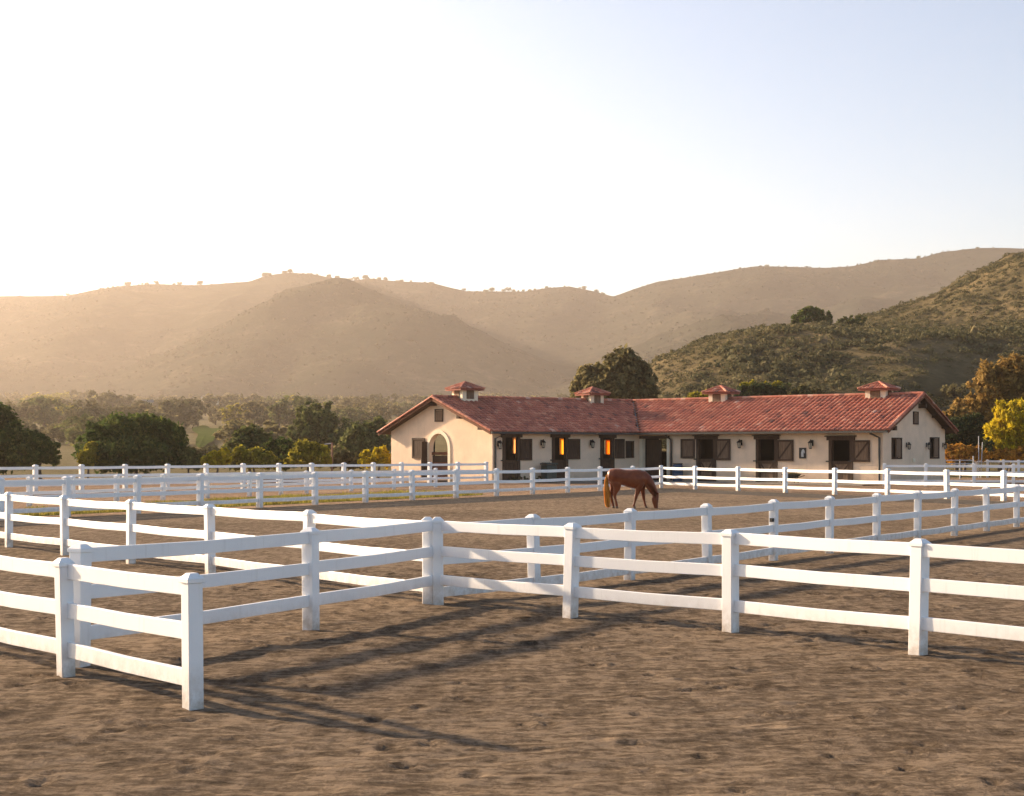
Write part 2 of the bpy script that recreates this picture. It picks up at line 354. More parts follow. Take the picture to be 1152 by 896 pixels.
# relief of the sand near the camera: harrow lines, lumps and hoof prints
def footing():
    xs = np.arange(-9, 9.01, .06); ys = np.arange(7.6, 33, .065); X, Y = np.meshgrid(xs, ys); rg = np.random.default_rng(77)
    a = R(24); Xr, Yr = X*math.cos(a) + Y*math.sin(a), -X*math.sin(a) + Y*math.cos(a)
    wob = (fbm(X, Y, 2.5, 3, 50) - .5)*.8
    Z = .040 + (fbm(X, Y, .55, 4, 51) - .5)*.050 + (fbm(Xr*.35, Yr, .28, 3, 52) - .5)*.022 + .006*np.sin((Yr + wob)*2*math.pi/.30)*np.clip(fbm(X, Y, 4, 2, 53)*3 - 1, 0, 1) + (fbm(X, Y, 5, 2, 54) - .5)*.03
    for hx_, hy_, ha in zip(rg.uniform(-8.5, 8.5, 620), 8 + 24*rg.random(620)**1.2, rg.uniform(0, 6.28, 620)):
        i0, i1 = np.searchsorted(xs, (hx_-.25, hx_+.25)); j0, j1 = np.searchsorted(ys, (hy_-.25, hy_+.25))
        if i1 <= i0 or j1 <= j0: continue
        dx, dy = X[j0:j1, i0:i1] - hx_, Y[j0:j1, i0:i1] - hy_; d = np.hypot(dx*math.cos(ha) + dy*math.sin(ha), (-dx*math.sin(ha) + dy*math.cos(ha))*1.2)
        Z[j0:j1, i0:i1] += -.030*np.exp(-(d/.07)**4) + .016*np.exp(-((d-.12)/.045)**2)
    e = np.minimum.reduce([(X+9)/1.2, (9-X)/1.2, (Y-7.6)/.6, (33-Y)/7.0]); m = sstep(e); Z = np.maximum(Z, .012)*m + .006*(1-m)
    return xs, ys, Z
_fx, _fy, _fz = footing()
grid_obj('footing', _fx, _fy, lambda X, Y: _fz, M['arena'])

# ------------------------------------------------------------------ white rail fences
def isect(P, Q, px):
    k = (px - CX)/FPX; d = Q - P; t = (k*P.y - P.x)/(d.x - k*d.y); return P + d*t
def cap_mb(w, H):
    mb = MB(); a = w/2 + .012
    mb.box((0, 0, H - .045), (2*a, 2*a, .035))
    V = [(-a, -a, H-.0275), (a, -a, H-.0275), (a, a, H-.0275), (-a, a, H-.0275)]; b = a*.45
    V += [(-b, -b, H+.015), (b, -b, H+.015), (b, b, H+.015), (-b, b, H+.015)]
    mb.add(V, [(0, 1, 5, 4), (1, 2, 6, 5), (2, 3, 7, 6), (3, 0, 4, 7), (4, 5, 6, 7)]); return mb
def fence(label, posts, H, rails, rail_h=.135, w=.13, mat='vinyl', group='white rail fences around the arena', name='rail_fence', skip=(), nopost=(), square=()):
    c = sum(posts, Vector((0, 0)))/len(posts); root = thing(name, label, 'fence', (c.x, c.y, 0), group)
    pm = MB(); pm.box((0, 0, (H - .0625)/2 - .1), (w, w, H - .0625 + .2)); proto = None
    for i, p in enumerate(posts):
        d = (posts[min(i+1, len(posts)-1)] - posts[max(i-1, 0)]).normalized(); a = math.atan2(d.y, d.x)
        if i in nopost: continue
        if i in square: a = R(4)
        if proto is None:
            po = obj('post', pm, M[mat], root, bevel=.008); ca = obj('post_cap', cap_mb(w, H), M[mat], po, bevel=.004); proto = (po, ca, po.location.z)
        else:
            po = proto[0].copy(); C.objects.link(po); po.parent = root
            ca = proto[1].copy(); C.objects.link(ca); ca.parent = po
        po.location = (p.x - c.x, p.y - c.y, proto[2]); po.rotation_euler = (rnd.gauss(0, .010), rnd.gauss(0, .010), a)
    for i in range(len(posts) - 1):
        if i in skip: continue
        a, b = posts[i], posts[i+1]; L = (b - a).length; d = (b - a)/L; ang = math.atan2(d.y, d.x); m = (a + b)/2
        for z in rails:
            mb = MB(); dz = rnd.gauss(0, .008)
            e = w/2 - .02; t = .045; nn = Vector((-d.y, d.x)); s0, s1 = a + d*e, b - d*e
            z0, z1 = z + rnd.gauss(0, .007), z + rnd.gauss(0, .007); q = nn*t/2; zm = (z0+z1)/2 - .004*L
            mid = (s0+s1)/2; rings = []
            for s, zz in ((s0, z0), (mid, zm), (s1, z1)):
                rings.append([(s.x-q.x, s.y-q.y, zz-rail_h/2), (s.x+q.x, s.y+q.y, zz-rail_h/2), (s.x+q.x, s.y+q.y, zz+rail_h/2), (s.x-q.x, s.y-q.y, zz+rail_h/2)])
            mb.loft(rings); obj('rail', mb, M[mat], root, bevel=.006)
    return root, proto
# arena far fence
p4 = [isect(F4a, F4b, x) for x in (-85, 0, 75, 154, 225, 292, 354.5, 411, 464, 513, 558.5, 599, 638.5, 675, 711.5)] + [F4b] + [isect(F4b, F4c, x) for x in (782, 830.5, 883.5, 939, 998.5, 1065.5, 1129, 1198)]
fence('long white three rail fence along the far arena edge, bending behind the horse', p4, 1.29, (1.13, .66, .27), .14, .19)
# crossing fences round the corner post in front
P0 = Vector((gx(487, 21.3), 21.3))
qL = Vector((gx(10, 35.0), 35.0)); lineP = Vector((gx(481, 21.6), 21.6))
p2 = [isect(qL, lineP, x) for x in (-62, 10, 73, 147, 237, 347)] + [lineP]
fence('white three rail fence descending from left edge to double corner post in front', p2, 1.20, (1.09, .68, .26), .14, .142, square=(6,))
p1r = [Vector((gx(481, 21.6) + .148, 21.57)), Vector((gx(641, 19.8), 19.8)), Vector((gx(822, 18.2), 18.2)), Vector((gx(1032, 16.2), 16.2)), Vector((gx(1290, 14.4), 14.4))]
fence('white fence running from double corner post to right across the foreground', p1r, 1.20, (1.10, .75, .36), .135, .142, square=(0,))
p1l = [Vector((gx(350, 18.6), 18.6)), Vector((gx(89, 15.3), 15.3))]
fence('short white fence from double corner post to the foreground left end posts', [p1r[0] + Vector((-.07, -.02))] + p1l, 1.20, (1.10, .75, .36), .14, .15, nopost=(0,))
P3 = on(488, 686); Q3 = on(1152, 592)
p3 = [isect(P3, Q3, x) for x in (602, 708, 796, 870, 933, 986, 1032, 1073.5, 1110, 1143.5, 1176)]
r3, pr3 = fence('white three rail fence with a dark latch on one post, climbing to the right edge', [lineP + Vector((.06, .03))] + p3, 1.17, (1.05, .63, .19), .14, .14, nopost=(0,))
lt = MB(); pl = p3[3]; zl = gz(585, pl.y); lt.box((pl.x - .045, pl.y - .10, zl), (.07, .06, .07), R(55)); lt.cyl((pl.x-.05, pl.y-.135, zl-.02), .018, .018, .04, 8)
obj('latch', lt, M['iron'], r3)
a0, b0 = Vector((gx(0, 15.9), 15.9)), Vector((gx(150, 13.66), 13.66)); d0 = (b0 - a0).normalized(); k0 = isect(a0, b0, 75)
p0 = [k0 + d0*s for s in (-4.8, -2.4, 0, 2.4)]
fence('white fence nearest the camera, crossing the bottom left corner', p0, 1.11, (1.0, .65, .28), .14, .13)
# fences behind
l5, r5 = Vector((gx(39.5, 80), 80)), Vector((gx(547, 103.3), 103.3))
p5 = [isect(l5, r5, x) for x in (-70, -14, 39.5, 91.7, 141, 188, 232, 273.4, 313.3, 350.5, 386.4, 420, 452, 483, 515.6)] + [r5]
fence('white fence farthest back on left, ending before the arched gable', p5, 1.42, (1.27, .86, .42), .14, .21)
l5b, r5b = on(33, 570), on(490, 548.5)
p5b = [isect(l5b, r5b, x) for x in (-70, -18, 33, 82, 131, 183, 233, 280.5, 316, 345, 395, 443, 490)]
fence('low white two rail fence between the dry lawn and rear left fence', p5b, 1.12, (.96, .50), .13, .17)
p6 = [Vector((gx(x, y), y)) for x, y in ((995, 97.2), (1041, 96.3), (1096, 95.4), (1140, 94.8), (1195, 94))]
fence('white fence starting at the right front corner of stable, before windowed gable', p6, 1.36, (1.22, .78, .32), .14, .19)
p7 = [Vector((gx(x, 128 - (x-1100)*.02), 128 - (x-1100)*.02)) for x in (1098, 1111, 1129, 1146, 1168, 1190)]
fence('distant white fence under the yellow willow at the right edge', p7, 1.42, (1.30, .85, .42), .15, .2)
# galvanised pipe panel beside the gable
pp = [Vector((gx(x, 121), 121)) for x in (1063, 1080, 1095)]
root = thing('pipe_panel', 'grey galvanised pipe corral panel between gable and distant white fence', 'corral panel', ((pp[0].x+pp[2].x)/2, 121, 0))
for i, p in enumerate(pp):
    mb = MB(); mb.tube([(p.x, p.y, 0), (p.x, p.y, 1.75 if i == 2 else 1.5)], .05, 8); obj('post', mb, M['steel'], root)
for z in (.35, .62, .89, 1.16, 1.42):
    mb = MB(); mb.tube([(pp[0].x, 121, z), (pp[2].x, 121, z)], .035, 6); obj('pipe', mb, M['steel'], root)

# ------------------------------------------------------------------ the stable
A = Vector((-1.30, 105.9)); J = Vector((8.9, 112.5)); B = Vector((23.2, 100.0))
Cc = A + Vector((-.665, .747))*11; D = B + Vector((.602, .799))*10
uL = (J - A).normalized(); uR = (B - J).normalized()
def line_x(P, d, Q, e):
    den = d.x*e.y - d.y*e.x; t = ((Q.x-P.x)*e.y - (Q.y-P.y)*e.x)/den; return P + d*t
Jb = line_x(Cc, uL, D, uR)
fL = Vector((uL.y, -uL.x)); fR = Vector((uR.y, -uR.x))         # outward front normals
M1, Mj, M2 = (A + Cc)/2, (J + Jb)/2, (B + D)/2
OV, GOV, ZE, ZR = .62, .6, 3.42, 5.78
stable = thing('stable', 'long cream stucco horse stable with red tiled roof and four cupolas', 'stable', (9, 110, 0))
class Wall:
    def __init__(s, P, Q, thick=.28):
        s.P, s.Q = P, Q; s.L = (Q - P).length; s.U = (Q - P)/s.L; s.N = Vector((s.U.y, -s.U.x)); s.op = []
    def u(s, px): return (isect(s.P, s.Q, px) - s.P).dot(s.U)
    def z(s, px, py): return gz(py, isect(s.P, s.Q, px).y)
    def pt(s, u, z, d=0): p = s.P + s.U*u + s.N*d; return Vector((p.x, p.y, z))
    def box(s, mb, u0, u1, z0, z1, d0, d1, col=.5):
        mb.obox(s.pt(u0, z0, d0), Vector((*(s.U*(u1-u0)), 0)), Vector((*(s.N*(d1-d0)), 0)), (0, 0, z1-z0), col)
WF1, WF2 = Wall(A, J), Wall(J, B); WG1, WG2 = Wall(Cc, A), Wall(B, D); WB1, WB2 = Wall(Jb, Cc), Wall(D, Jb)
def opening(w, x0, x1, y0, y1, arch=False, ground=False):
    u0, u1 = sorted((w.u(x0), w.u(x1))); xm = (x0+x1)/2
    o = (u0, u1, 0 if ground else w.z(xm, y1), w.z(xm, y0), arch); w.op.append(o); return o
doors = []
DL = [(565.5, 584.5, 492, 518), (621, 638.5, 492, 517.5), (675.5, 690.5, 492.5, 516)]
DR = [(784, 805.5, 494, 516.5), (851, 874.5, 494, 518.5), (933, 959.5, 495, 519)]
for d in DL: doors.append((WF1, d, opening(WF1, d[0], d[1], d[2], 0, ground=True)))
for d in DR: doors.append((WF2, d, opening(WF2, d[0], d[1], d[2], 0, ground=True)))
ow = opening(WF1, 704.5, 712, 497.5, 514)
obw = (WF2.u(721), WF2.u(752), 0, WF2.z(735, 491.5), False); WF2.op.append(obw)
oar = opening(WG1, 483, 504.5, 488, 0, True, True)
def back_open(w, x0, x1, y0, y1, ground=False): return opening(w, x0, x1, y0, y1, False, ground)
ob0 = back_open(WB1, 484, 508, 486, 0, True)
obl = [back_open(WB1, 574, 582, 492, 510), back_open(WB1, 627.5, 634, 493.5, 511), back_open(WB1, 679, 689, 495.5, 511)]
obr = [back_open(WB2, 742, 752.5, 494, 508), back_open(WB2, 936, 940.5, 495, 511)]
gw = [opening(WG2, 1003.5, 1013.5, 494, 515), opening(WG2, 1046.5, 1055.5, 493.5, 514.5)]
TH = .28
outer = [A, J, B, D, Jb, Cc]
def inset(poly, t):
    out = []
    for i, p in enumerate(poly):
        a, b = poly[i-1], poly[(i+1) % len(poly)]; da, db = (p - a).normalized(), (b - p).normalized()
        na, nb = Vector((-da.y, da.x)), Vector((-db.y, db.x)); out.append(line_x(p + na*t, da, p + nb*t, db))
    return out
inner = inset(outer, TH); walls = [WF1, WF2, WG2, WB2, WB1, WG1]
zw = ZE + OV*(ZR-ZE)/6.0 - .06
mb = MB()
for wi, w in enumerate(walls):
    q0, q1 = inner[wi], inner[(wi+1) % 6]; gable = w in (WG1, WG2)
    us = sorted({0, w.L} | {o[0] for o in w.op} | {o[1] for o in w.op} | ({w.L/2} if gable else set()))
    zs = sorted({0, zw} | {o[2] for o in w.op} | {o[3] for o in w.op})
    zs = [z for i, z in enumerate(zs) if i == 0 or z - zs[i-1] > 1e-4]; us = [u for i, u in enumerate(us) if i == 0 or u - us[i-1] > 1e-4]
    O = lambda u, z: w.pt(u, z)
    def I(u, z): p = q0 + (q1 - q0)*(u/w.L); return Vector((p.x, p.y, z))
    def is_open(i, k):
        if not (0 <= i < len(us)-1 and 0 <= k < len(zs)-1): return False
        um, zm = (us[i]+us[i+1])/2, (zs[k]+zs[k+1])/2
        return any(o[0] < um < o[1] and o[2] < zm < o[3] for o in w.op)
    for i in range(len(us)-1):
        for k in range(len(zs)-1):
            a, b, c, d = us[i], us[i+1], zs[k], zs[k+1]
            if not is_open(i, k):
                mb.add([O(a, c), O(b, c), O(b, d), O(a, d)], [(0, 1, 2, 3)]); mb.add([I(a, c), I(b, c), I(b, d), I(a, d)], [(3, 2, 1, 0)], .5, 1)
            else:
                for (ii, kk, e) in ((i-1, k, ((a, c), (a, d))), (i+1, k, ((b, d), (b, c))), (i, k-1, ((b, c), (a, c))), (i, k+1, ((a, d), (b, d)))):
                    if not is_open(ii, kk) and not (kk < 0): mb.add([O(*e[0]), O(*e[1]), I(*e[1]), I(*e[0])], [(0, 1, 2, 3)])
        if gable:
            tz = lambda u: zw + (ZR - .06 - zw)*(1 - abs(2*u/w.L - 1))
            a, b = us[i], us[i+1]
            for P_, fl in ((O, False), (I, True)):
                V = [P_(a, zw), P_(b, zw), P_(b, tz(b)), P_(a, tz(a))]; V = [v for j, v in enumerate(V) if j == 0 or (v - V[j-1]).length > 1e-5]
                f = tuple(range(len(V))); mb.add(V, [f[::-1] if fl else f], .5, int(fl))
    for o in w.op:
        if o[4]:
            um, r, zt = (o[0]+o[1])/2, (o[1]-o[0])/2, o[3]; zsx = zt - r
            arc = [(um + r*math.cos(t), zsx + r*math.sin(t)) for t in np.linspace(math.pi, 0, 19)]
            for (a, za), (b, zb) in zip(arc[:-1], arc[1:]):
                mb.add([O(a, za), O(b, zb), O(b, zt), O(a, zt)], [(0, 1, 2, 3)]); mb.add([I(a, za), I(b, zb), I(b, zt), I(a, zt)], [(3, 2, 1, 0)])
                mb.add([O(a, za), I(a, za), I(b, zb), O(b, zb)], [(0, 1, 2, 3)])
obj('wall', mb, [M['stucco'], M['shade_wood']], stable)  # inner faces near-black, painting the shade inside
mb = MB(); mb.add([(p.x, p.y, .02) for p in inner], [tuple(range(6))]); obj('floor', mb, M['apron'], stable)

# arch surround
um, r = (oar[0]+oar[1])/2, (oar[1]-oar[0])/2; zsx = oar[3] - r; mb = MB(); tw = .26
pts = [(-r, 0), (-r, zsx)] + [(r*math.cos(t), zsx + r*math.sin(t)) for t in np.linspace(math.pi, 0, 19)][1:-1] + [(r, zsx), (r, 0)]
ro = r + tw; pto = [(-ro, 0), (-ro, zsx)] + [(ro*math.cos(t), zsx + ro*math.sin(t)) for t in np.linspace(math.pi, 0, 19)][1:-1] + [(ro, zsx), (ro, 0)]
for i in range(len(pts)-1):
    q = [WG1.pt(um + p[0], p[1], d) for d in (.0, .07) for p in (pts[i], pts[i+1], pto[i+1], pto[i])]
    mb.add(q, [(0, 3, 2, 1), (4, 5, 6, 7), (0, 1, 5, 4), (2, 3, 7, 6)])
obj('arch_surround', mb, M['stucco_pale'], stable)
# wooden half gate inside the arch
g = obj('gate', (lambda m: ([WG1.box(m, oar[0]+.02, oar[1]-.02, z, z+.2, -.22, -.16) for z in (.25, .55, .85, 1.15)], WG1.box(m, oar[0]+.02, oar[1]-.02, 1.85, 2.05, -.22, -.16), m)[-1])(MB()), M['timber'], stable)
m = MB(); WG1.box(m, oar[0]+.02, oar[1]-.02, .45, 1.8, -.235, -.222); obj('gate_boards', m, M['wood'], g)

def boards(w, mb, u0, u1, z0, z1, d0, d1, n):
    g = .012; bw = (u1-u0)/n
    for i in range(n): w.box(mb, u0 + i*bw + g/2, u0 + (i+1)*bw - g/2, z0, z1, d0, d1 - rnd.random()*.008, rnd.random())
def shutter(w, x0, x1, y0, y1, brace=True, mat='wood_mid', rim='wood'):
    u0, u1 = sorted((w.u(x0), w.u(x1))); xm = (x0+x1)/2; z0, z1 = w.z(xm, y1), w.z(xm, y0)
    mb = MB(); boards(w, mb, u0+.03, u1-.03, z0+.03, z1-.03, .03, .065, max(3, round((u1-u0)/.2))); s = obj('shutter', mb, M[mat], stable)
    mb = MB(); t = .13
    w.box(mb, u0, u1, z0, z0+t, .028, .10); w.box(mb, u0, u1, z1-t, z1, .028, .10); w.box(mb, u0, u0+t, z0+t, z1-t, .028, .097); w.box(mb, u1-t, u1, z0+t, z1-t, .028, .097)
    obj('shutter_frame', mb, M[rim], s)
    if brace:
        a, b = w.pt(u0+.15, z0+.15, .067), w.pt(u1-.15, z1-.15, .067); ax = b - a; L = ax.length; dn = Vector((*w.N, 0)); side = ax.normalized().cross(dn)*.05
        mb = MB(); mb.obox(a - side, ax, side*2, dn*.03); obj('brace', mb, M['wood'], s)
    return s
for k, (w, d, o) in enumerate(doors):
    u0, u1, za, zb, _ = o; xm = (d[0]+d[1])/2; zl = w.z(xm, d[3]); jw = .2
    mb = MB(); w.box(mb, u0-.02, u0+jw, 0, zb, -.2, .07); w.box(mb, u1-jw, u1+.02, 0, zb, -.2, .07)
    fr = obj('door_frame', mb, M['wood'], stable)
    mb = MB(); hw = .12; w.box(mb, u0-.14, u1+.16, zb-.03, zb+.19, -.05, .13); w.box(mb, u0-.24, u1+.26, zb+.19, zb+.27, -.05, .20); obj('lintel', mb, M['wood'], fr)
    mb = MB(); boards(w, mb, u0+jw, u1-jw, .06, zl-.06, -.08, -.02, 7); dr = obj('door', mb, M['wood_mid'] if k > 2 else M['wood'], stable)
    mb = MB(); e0, e1 = u0+jw, u1-jw
    w.box(mb, e0, e1, zl-.2, zl, -.085, .01); w.box(mb, e0, e1, .05, .25, -.085, .01); w.box(mb, e0, e0+.14, .25, zl-.2, -.085, .008); w.box(mb, e1-.14, e1, .25, zl-.2, -.085, .008)
    w.box(mb, e0+.14, e1-.14, zl*.5-.06, zl*.5+.06, -.085, .006)
    obj('door_rails', mb, M['wood'], dr)
    if k > 2:
        for sx in (0, 1):
            a = w.pt(e0+.14 if sx == 0 else e1-.14, zl-.22, -.018); b = w.pt((e0+e1)/2 + (-.12 if sx == 0 else .12), zl*.5+.08, -.018)
            ax = b - a; dn = Vector((*w.N, 0)); side = ax.normalized().cross(dn)*.05; mb = MB(); mb.obox(a-side, ax, side*2, dn*.022); obj('brace', mb, M['wood'], dr)
    mb = MB(); w.box(mb, u0-.2, u0+.05, zl-.06, zl+.02, .072, .11); w.box(mb, e1-.1, e1+.12, zl-.05, zl+.02, .072, .11); obj('latch', mb, M['iron'], dr)
SH = [(WF1, 585, 598, 494, 518, False), (WF1, 639, 652, 494, 517, False), (WF1, 691.5, 702, 494, 516, False),
      (WF2, 805.5, 822, 494, 518, True), (WF2, 874.8, 893, 495, 519, True), (WF2, 959.8, 979, 495.5, 520, True)]
for q in SH: shutter(*q, mat='wood_mid' if q[0] is WF2 else 'wood')
shutter(WF2, 766.5, 782, 494, 515.8, False)
shutter(WG1, 464.5, 478.5, 493, 516, False, 'wood')
# open arch door leaf edge standing off the wall
mb = MB(); ua = WG1.u(481); WG1.box(mb, ua-.05, ua+.05, .3, WG1.z(481, 497), .072, .55); obj('arch_door', mb, M['wood'], stable)
# side window by the breezeway
mb = MB(); u0, u1, z0, z1, _ = ow
for a in ((u0-.07, u1+.07, z0-.09, z0, -.1, .06), (u0-.07, u1+.07, z1, z1+.08, -.1, .06), (u0-.07, u0, z0, z1, -.1, .055), (u1, u1+.07, z0, z1, -.1, .055)): WF1.box(mb, *a)
wf = obj('window', mb, M['wood'], stable); mb = MB(); WF1.box(mb, u0, u1, z0, z1, -.2, -.18); obj('pane', mb, M['iron'], wf)
# breezeway posts and beam
mb = MB(); w = WF2; u0, u1, _, z1, _ = obw
w.box(mb, u0-.1, u0+.16, 0, z1, -.3, .04); w.box(mb, u1-.12, u1+.1, 0, z1, -.3, .04); bf = obj('breezeway_frame', mb, M['stucco_pale'], stable)
mb = MB(); w.box(mb, u0-.1, u1+.1, z1-.14, z1+.06, -.3, .07); obj('beam', mb, M['wood'], bf)
mb = MB(); boards(w, mb, u0+.16, u0+1.45, .1, z1-.2, -.5, -.44, 7); obj('sliding_door', mb, M['wood'], stable)
# back openings: added panels that glow in the sun, stall boards, added dark panels
for o, mt in zip(obl, ('glow_peach', 'glow_gold', 'glow_amber')):
    mb = MB(); WB1.box(mb, o[0]-.04, o[1]+.04, o[2]-.04, o[3]+.04, -.318, -.300); bl = obj('glow_panel', mb, M[mt], stable)  # invented panel, sunlit from behind to glow through the door
    mb = MB(); WB1.box(mb, o[0]-.1, o[1]+.1, o[3]+.02, o[3]+.12, -.36, -.30); obj('glow_panel_rail', mb, M['wood'], bl)
def stall(w, x0, x1, back, ztop, mat='shade_wood'):
    u0, u1 = sorted((w.u(x0), w.u(x1))); mb = MB(); n = int(ztop/.22)
    for i in range(n): w.box(mb, u0, u1, .05+i*.22, .05+i*.22+.21, -back-.05, -back)
    return obj('stall_and_shade_panel', mb, M[mat], stable)
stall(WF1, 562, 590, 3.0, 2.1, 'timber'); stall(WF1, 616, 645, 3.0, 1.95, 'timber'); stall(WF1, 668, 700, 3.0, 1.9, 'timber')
for x0, x1 in ((776, 830), (842, 900), (938.5, 985)): stall(WF2, x0, x1, 4.4, 3.3)  # near-black panels added so these doorways read as deep shade
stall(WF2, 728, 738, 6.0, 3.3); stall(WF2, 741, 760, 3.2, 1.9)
# gable windows with shutters
for o in gw:
    u0, u1, z0, z1, _ = o; mb = MB(); um = (u0+u1)/2
    for a in ((u0-.09, u1+.09, z0-.1, z0, -.08, .06), (u0-.09, u1+.09, z1, z1+.08, -.08, .06), (u0-.09, u0, z0, z1, -.08, .055), (u1, u1+.09, z0, z1, -.08, .055)): WG2.box(mb, *a)
    wf = obj('window', mb, M['wood'], stable)
    mb = MB(); WG2.box(mb, u0, u1, z0, z1, -.2, -.18); obj('pane', mb, M['iron'], wf)
    mb = MB(); WG2.box(mb, um+.02, u1-.05, z0+.02, z1-.02, -.05, .03); WG2.box(mb, um-.08, um+.0, z0+.02, z1-.02, -.05, .04); obj('shutter', mb, M['wood_mid'], wf)
def vent(w, x0, x1, y0, y1):
    u0, u1 = sorted((w.u(x0), w.u(x1))); xm = (x0+x1)/2; z0, z1 = w.z(xm, y1), w.z(xm, y0); mb = MB(); n = 7
    for i in range(n):
        a = z0 + (z1-z0)*i/n; p = w.pt(u0, a, .01); mb.obox(p, Vector((*(w.U*(u1-u0)), 0)), Vector((*(w.N*.05), -.06)), (0, 0, (z1-z0)/n*.75))
    v = obj('gable_vent', mb, M['wood_mid'], stable); mb = MB()
    for q in ((u0-.07, u1+.07, z0-.1, z0-.02, .0, .08), (u0-.07, u1+.07, z1, z1+.07, 0, .08), (u0-.07, u0, z0-.02, z1, 0, .075), (u1, u1+.07, z0-.02, z1, 0, .075)): w.box(mb, *q)
    obj('vent_frame', mb, M['wood'], v)
vent(WG1, 490.5, 498, 461.5, 473); vent(WG2, 1027.5, 1032, 464.5, 476)
mb = MB(); u = WG2.u(1027.5); z = WG2.z(1027.5, 518); WG2.box(mb, u-.2, u+.2, z-.12, z+.12, .002, .05); WG2.box(mb, u-.14, u+.14, z-.06, z+.06, .05, .08); obj('utility_box', mb, M['stucco_pale'], stable)

# ---- roof: planes of single barrel tiles
TW, TL = .36, .45
roof_mb = MB(); deck = MB(); trims = MB()
def slope_plane(P, U, Wn, Wmax, uL0, uL1, uR0, uR1, seed):
    sl = (ZR - ZE)/Wmax; rr = random.Random(seed); k = math.hypot(1, sl); up = Vector((*(-Wn*sl), 1))/k
    def at(u, wv, h=0): p = P + U*u + Wn*wv; return Vector((p.x, p.y, ZE + sl*wv)) + up*h
    c = [at(uL0, 0), at(uR0, 0), at(uR1, Wmax), at(uL1, Wmax)]; c2 = [v - up*.13 for v in c]
    deck.add([v - up*.02 for v in c] + c2, [(0, 1, 2, 3), (7, 6, 5, 4), (0, 4, 5, 1), (1, 5, 6, 2), (2, 6, 7, 3), (3, 7, 4, 0)])
    nrow = int(Wmax*k/TL); dw = Wmax/nrow
    umin, umax = min(uL0, uL1), max(uR0, uR1); ncol = int((umax-umin)/TW)
    for j in range(nrow):
        w0, w1 = j*dw - (.06 if j == 0 else .015), (j+1)*dw + .02; wm = (j+.5)/nrow
        ul, ur = uL0 + (uL1-uL0)*wm, uR0 + (uR1-uR0)*wm
        for i in range(ncol+1):
            u = umin + i*TW
            if u + TW*.4 < ul or u + TW*.6 > ur: continue
            jit = rr.gauss(0, .006); col = min(1, max(0, rr.gauss(.5, .17))); lift = .035 + rr.random()*.012
            V = []; n = 6
            for e, (wv, h) in enumerate(((w0, lift), (w1, 0))):
                for q in range(n+1):
                    t = math.pi*q/n; uu = u + TW/2 - math.cos(t)*TW*.46*(1 - .1*e) + jit
                    uu = min(max(uu, ul - .05), ur + .05); V.append(at(uu, wv, h + math.sin(t)*.115 - .03))
            m = n+1; F = [(q, q+1, m+q+1, m+q) for q in range(n)] + [tuple(range(n, -1, -1))]
            roof_mb.add(V, F, col)
            # pan between barrels
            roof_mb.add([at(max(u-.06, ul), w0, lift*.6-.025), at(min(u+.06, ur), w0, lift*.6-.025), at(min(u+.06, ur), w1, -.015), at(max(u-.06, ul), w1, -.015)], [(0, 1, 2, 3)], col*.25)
    return at
def barrel_run(mb, P, Q, r=.15, step=.4, seed=1, lift=.03):
    rr = random.Random(seed); d = Q - P; L = d.length; d = d/L; side = d.cross(Vector((0, 0, 1))).normalized(); up = side.cross(d)
    n = max(1, int(L/step))
    for i in range(n):
        a, b = P + d*(L*i/n - .03), P + d*(L*(i+1)/n + .03); V = []
        for p, sc in ((a, 1.08), (b, .95)):
            for q in range(9):
                t = math.pi*(q/8*1.2 - .1); V.append(p + side*math.cos(t)*r*sc + up*(math.sin(t)*r*sc*.8 + lift))
        mb.add(V, [(q, q+1, 9+q+1, 9+q) for q in range(8)] + [tuple(range(8, -1, -1))], min(1, max(0, rr.gauss(.6, .2))))
def corner(P1, d1_, P2, d2_): return line_x(P1, d1_, P2, d2_)
PL, PR = A + fL*OV, J + fR*OV
Ef = corner(PL, uL, PR, uR)                               # front eave corner at the bend
bL, bR = Cc - fL*OV, D - fR*OV; Eb = corner(bL, uL, bR, uR)
hdL = abs((Cc - A).dot(fL))/2 + OV; hdR = abs((D - B).dot(fR))/2 + OV
gdir1 = (Cc - A).normalized(); gdir2 = (D - B).normalized()
def rel(P, U, p): return (p - P).dot(U)
g1 = A + (-uL)*GOV; e1f = corner(PL, uL, g1, gdir1); r1 = corner(M1, uL, g1, gdir1); e1b = corner(bL, uL, g1, gdir1)
g2 = B + uR*GOV; e2f = corner(PR, uR, g2, gdir2); r2 = corner(M2, uR, g2, gdir2); e2b = corner(bR, uR, g2, gdir2)
slope_plane(PL, uL, -fL, hdL, rel(PL, uL, e1f), rel(PL, uL, r1), rel(PL, uL, Ef), rel(PL, uL, Mj), 1)
slope_plane(PR, uR, -fR, hdR, rel(PR, uR, Ef), rel(PR, uR, Mj), rel(PR, uR, e2f), rel(PR, uR, r2), 2)
slope_plane(bL, -uL, fL, hdL, rel(bL, -uL, Eb), rel(bL, -uL, Mj), rel(bL, -uL, e1b), rel(bL, -uL, r1), 3)
slope_plane(bR, -uR, fR, hdR, rel(bR, -uR, e2b), rel(bR, -uR, r2), rel(bR, -uR, Eb), rel(bR, -uR, Mj), 4)
v3 = lambda p, z: Vector((p.x, p.y, z))
roof = obj('roof', roof_mb, M['tile'], stable)
obj('roof_deck', deck, M['wood'], roof)
barrel_run(trims, v3(r1, ZR+.04), v3(Mj, ZR+.04), .16, seed=5); barrel_run(trims, v3(Mj, ZR+.04), v3(r2, ZR+.04), .16, seed=6)
for i, (e, r_) in enumerate(((e1f, r1), (e1b, r1), (e2f, r2), (e2b, r2))): barrel_run(trims, v3(e, ZE+.02), v3(r_, ZR+.02), .13, seed=7+i)
obj('ridge_tiles', trims, M['tile'], roof)
mb = MB()                                                 # valley flashing
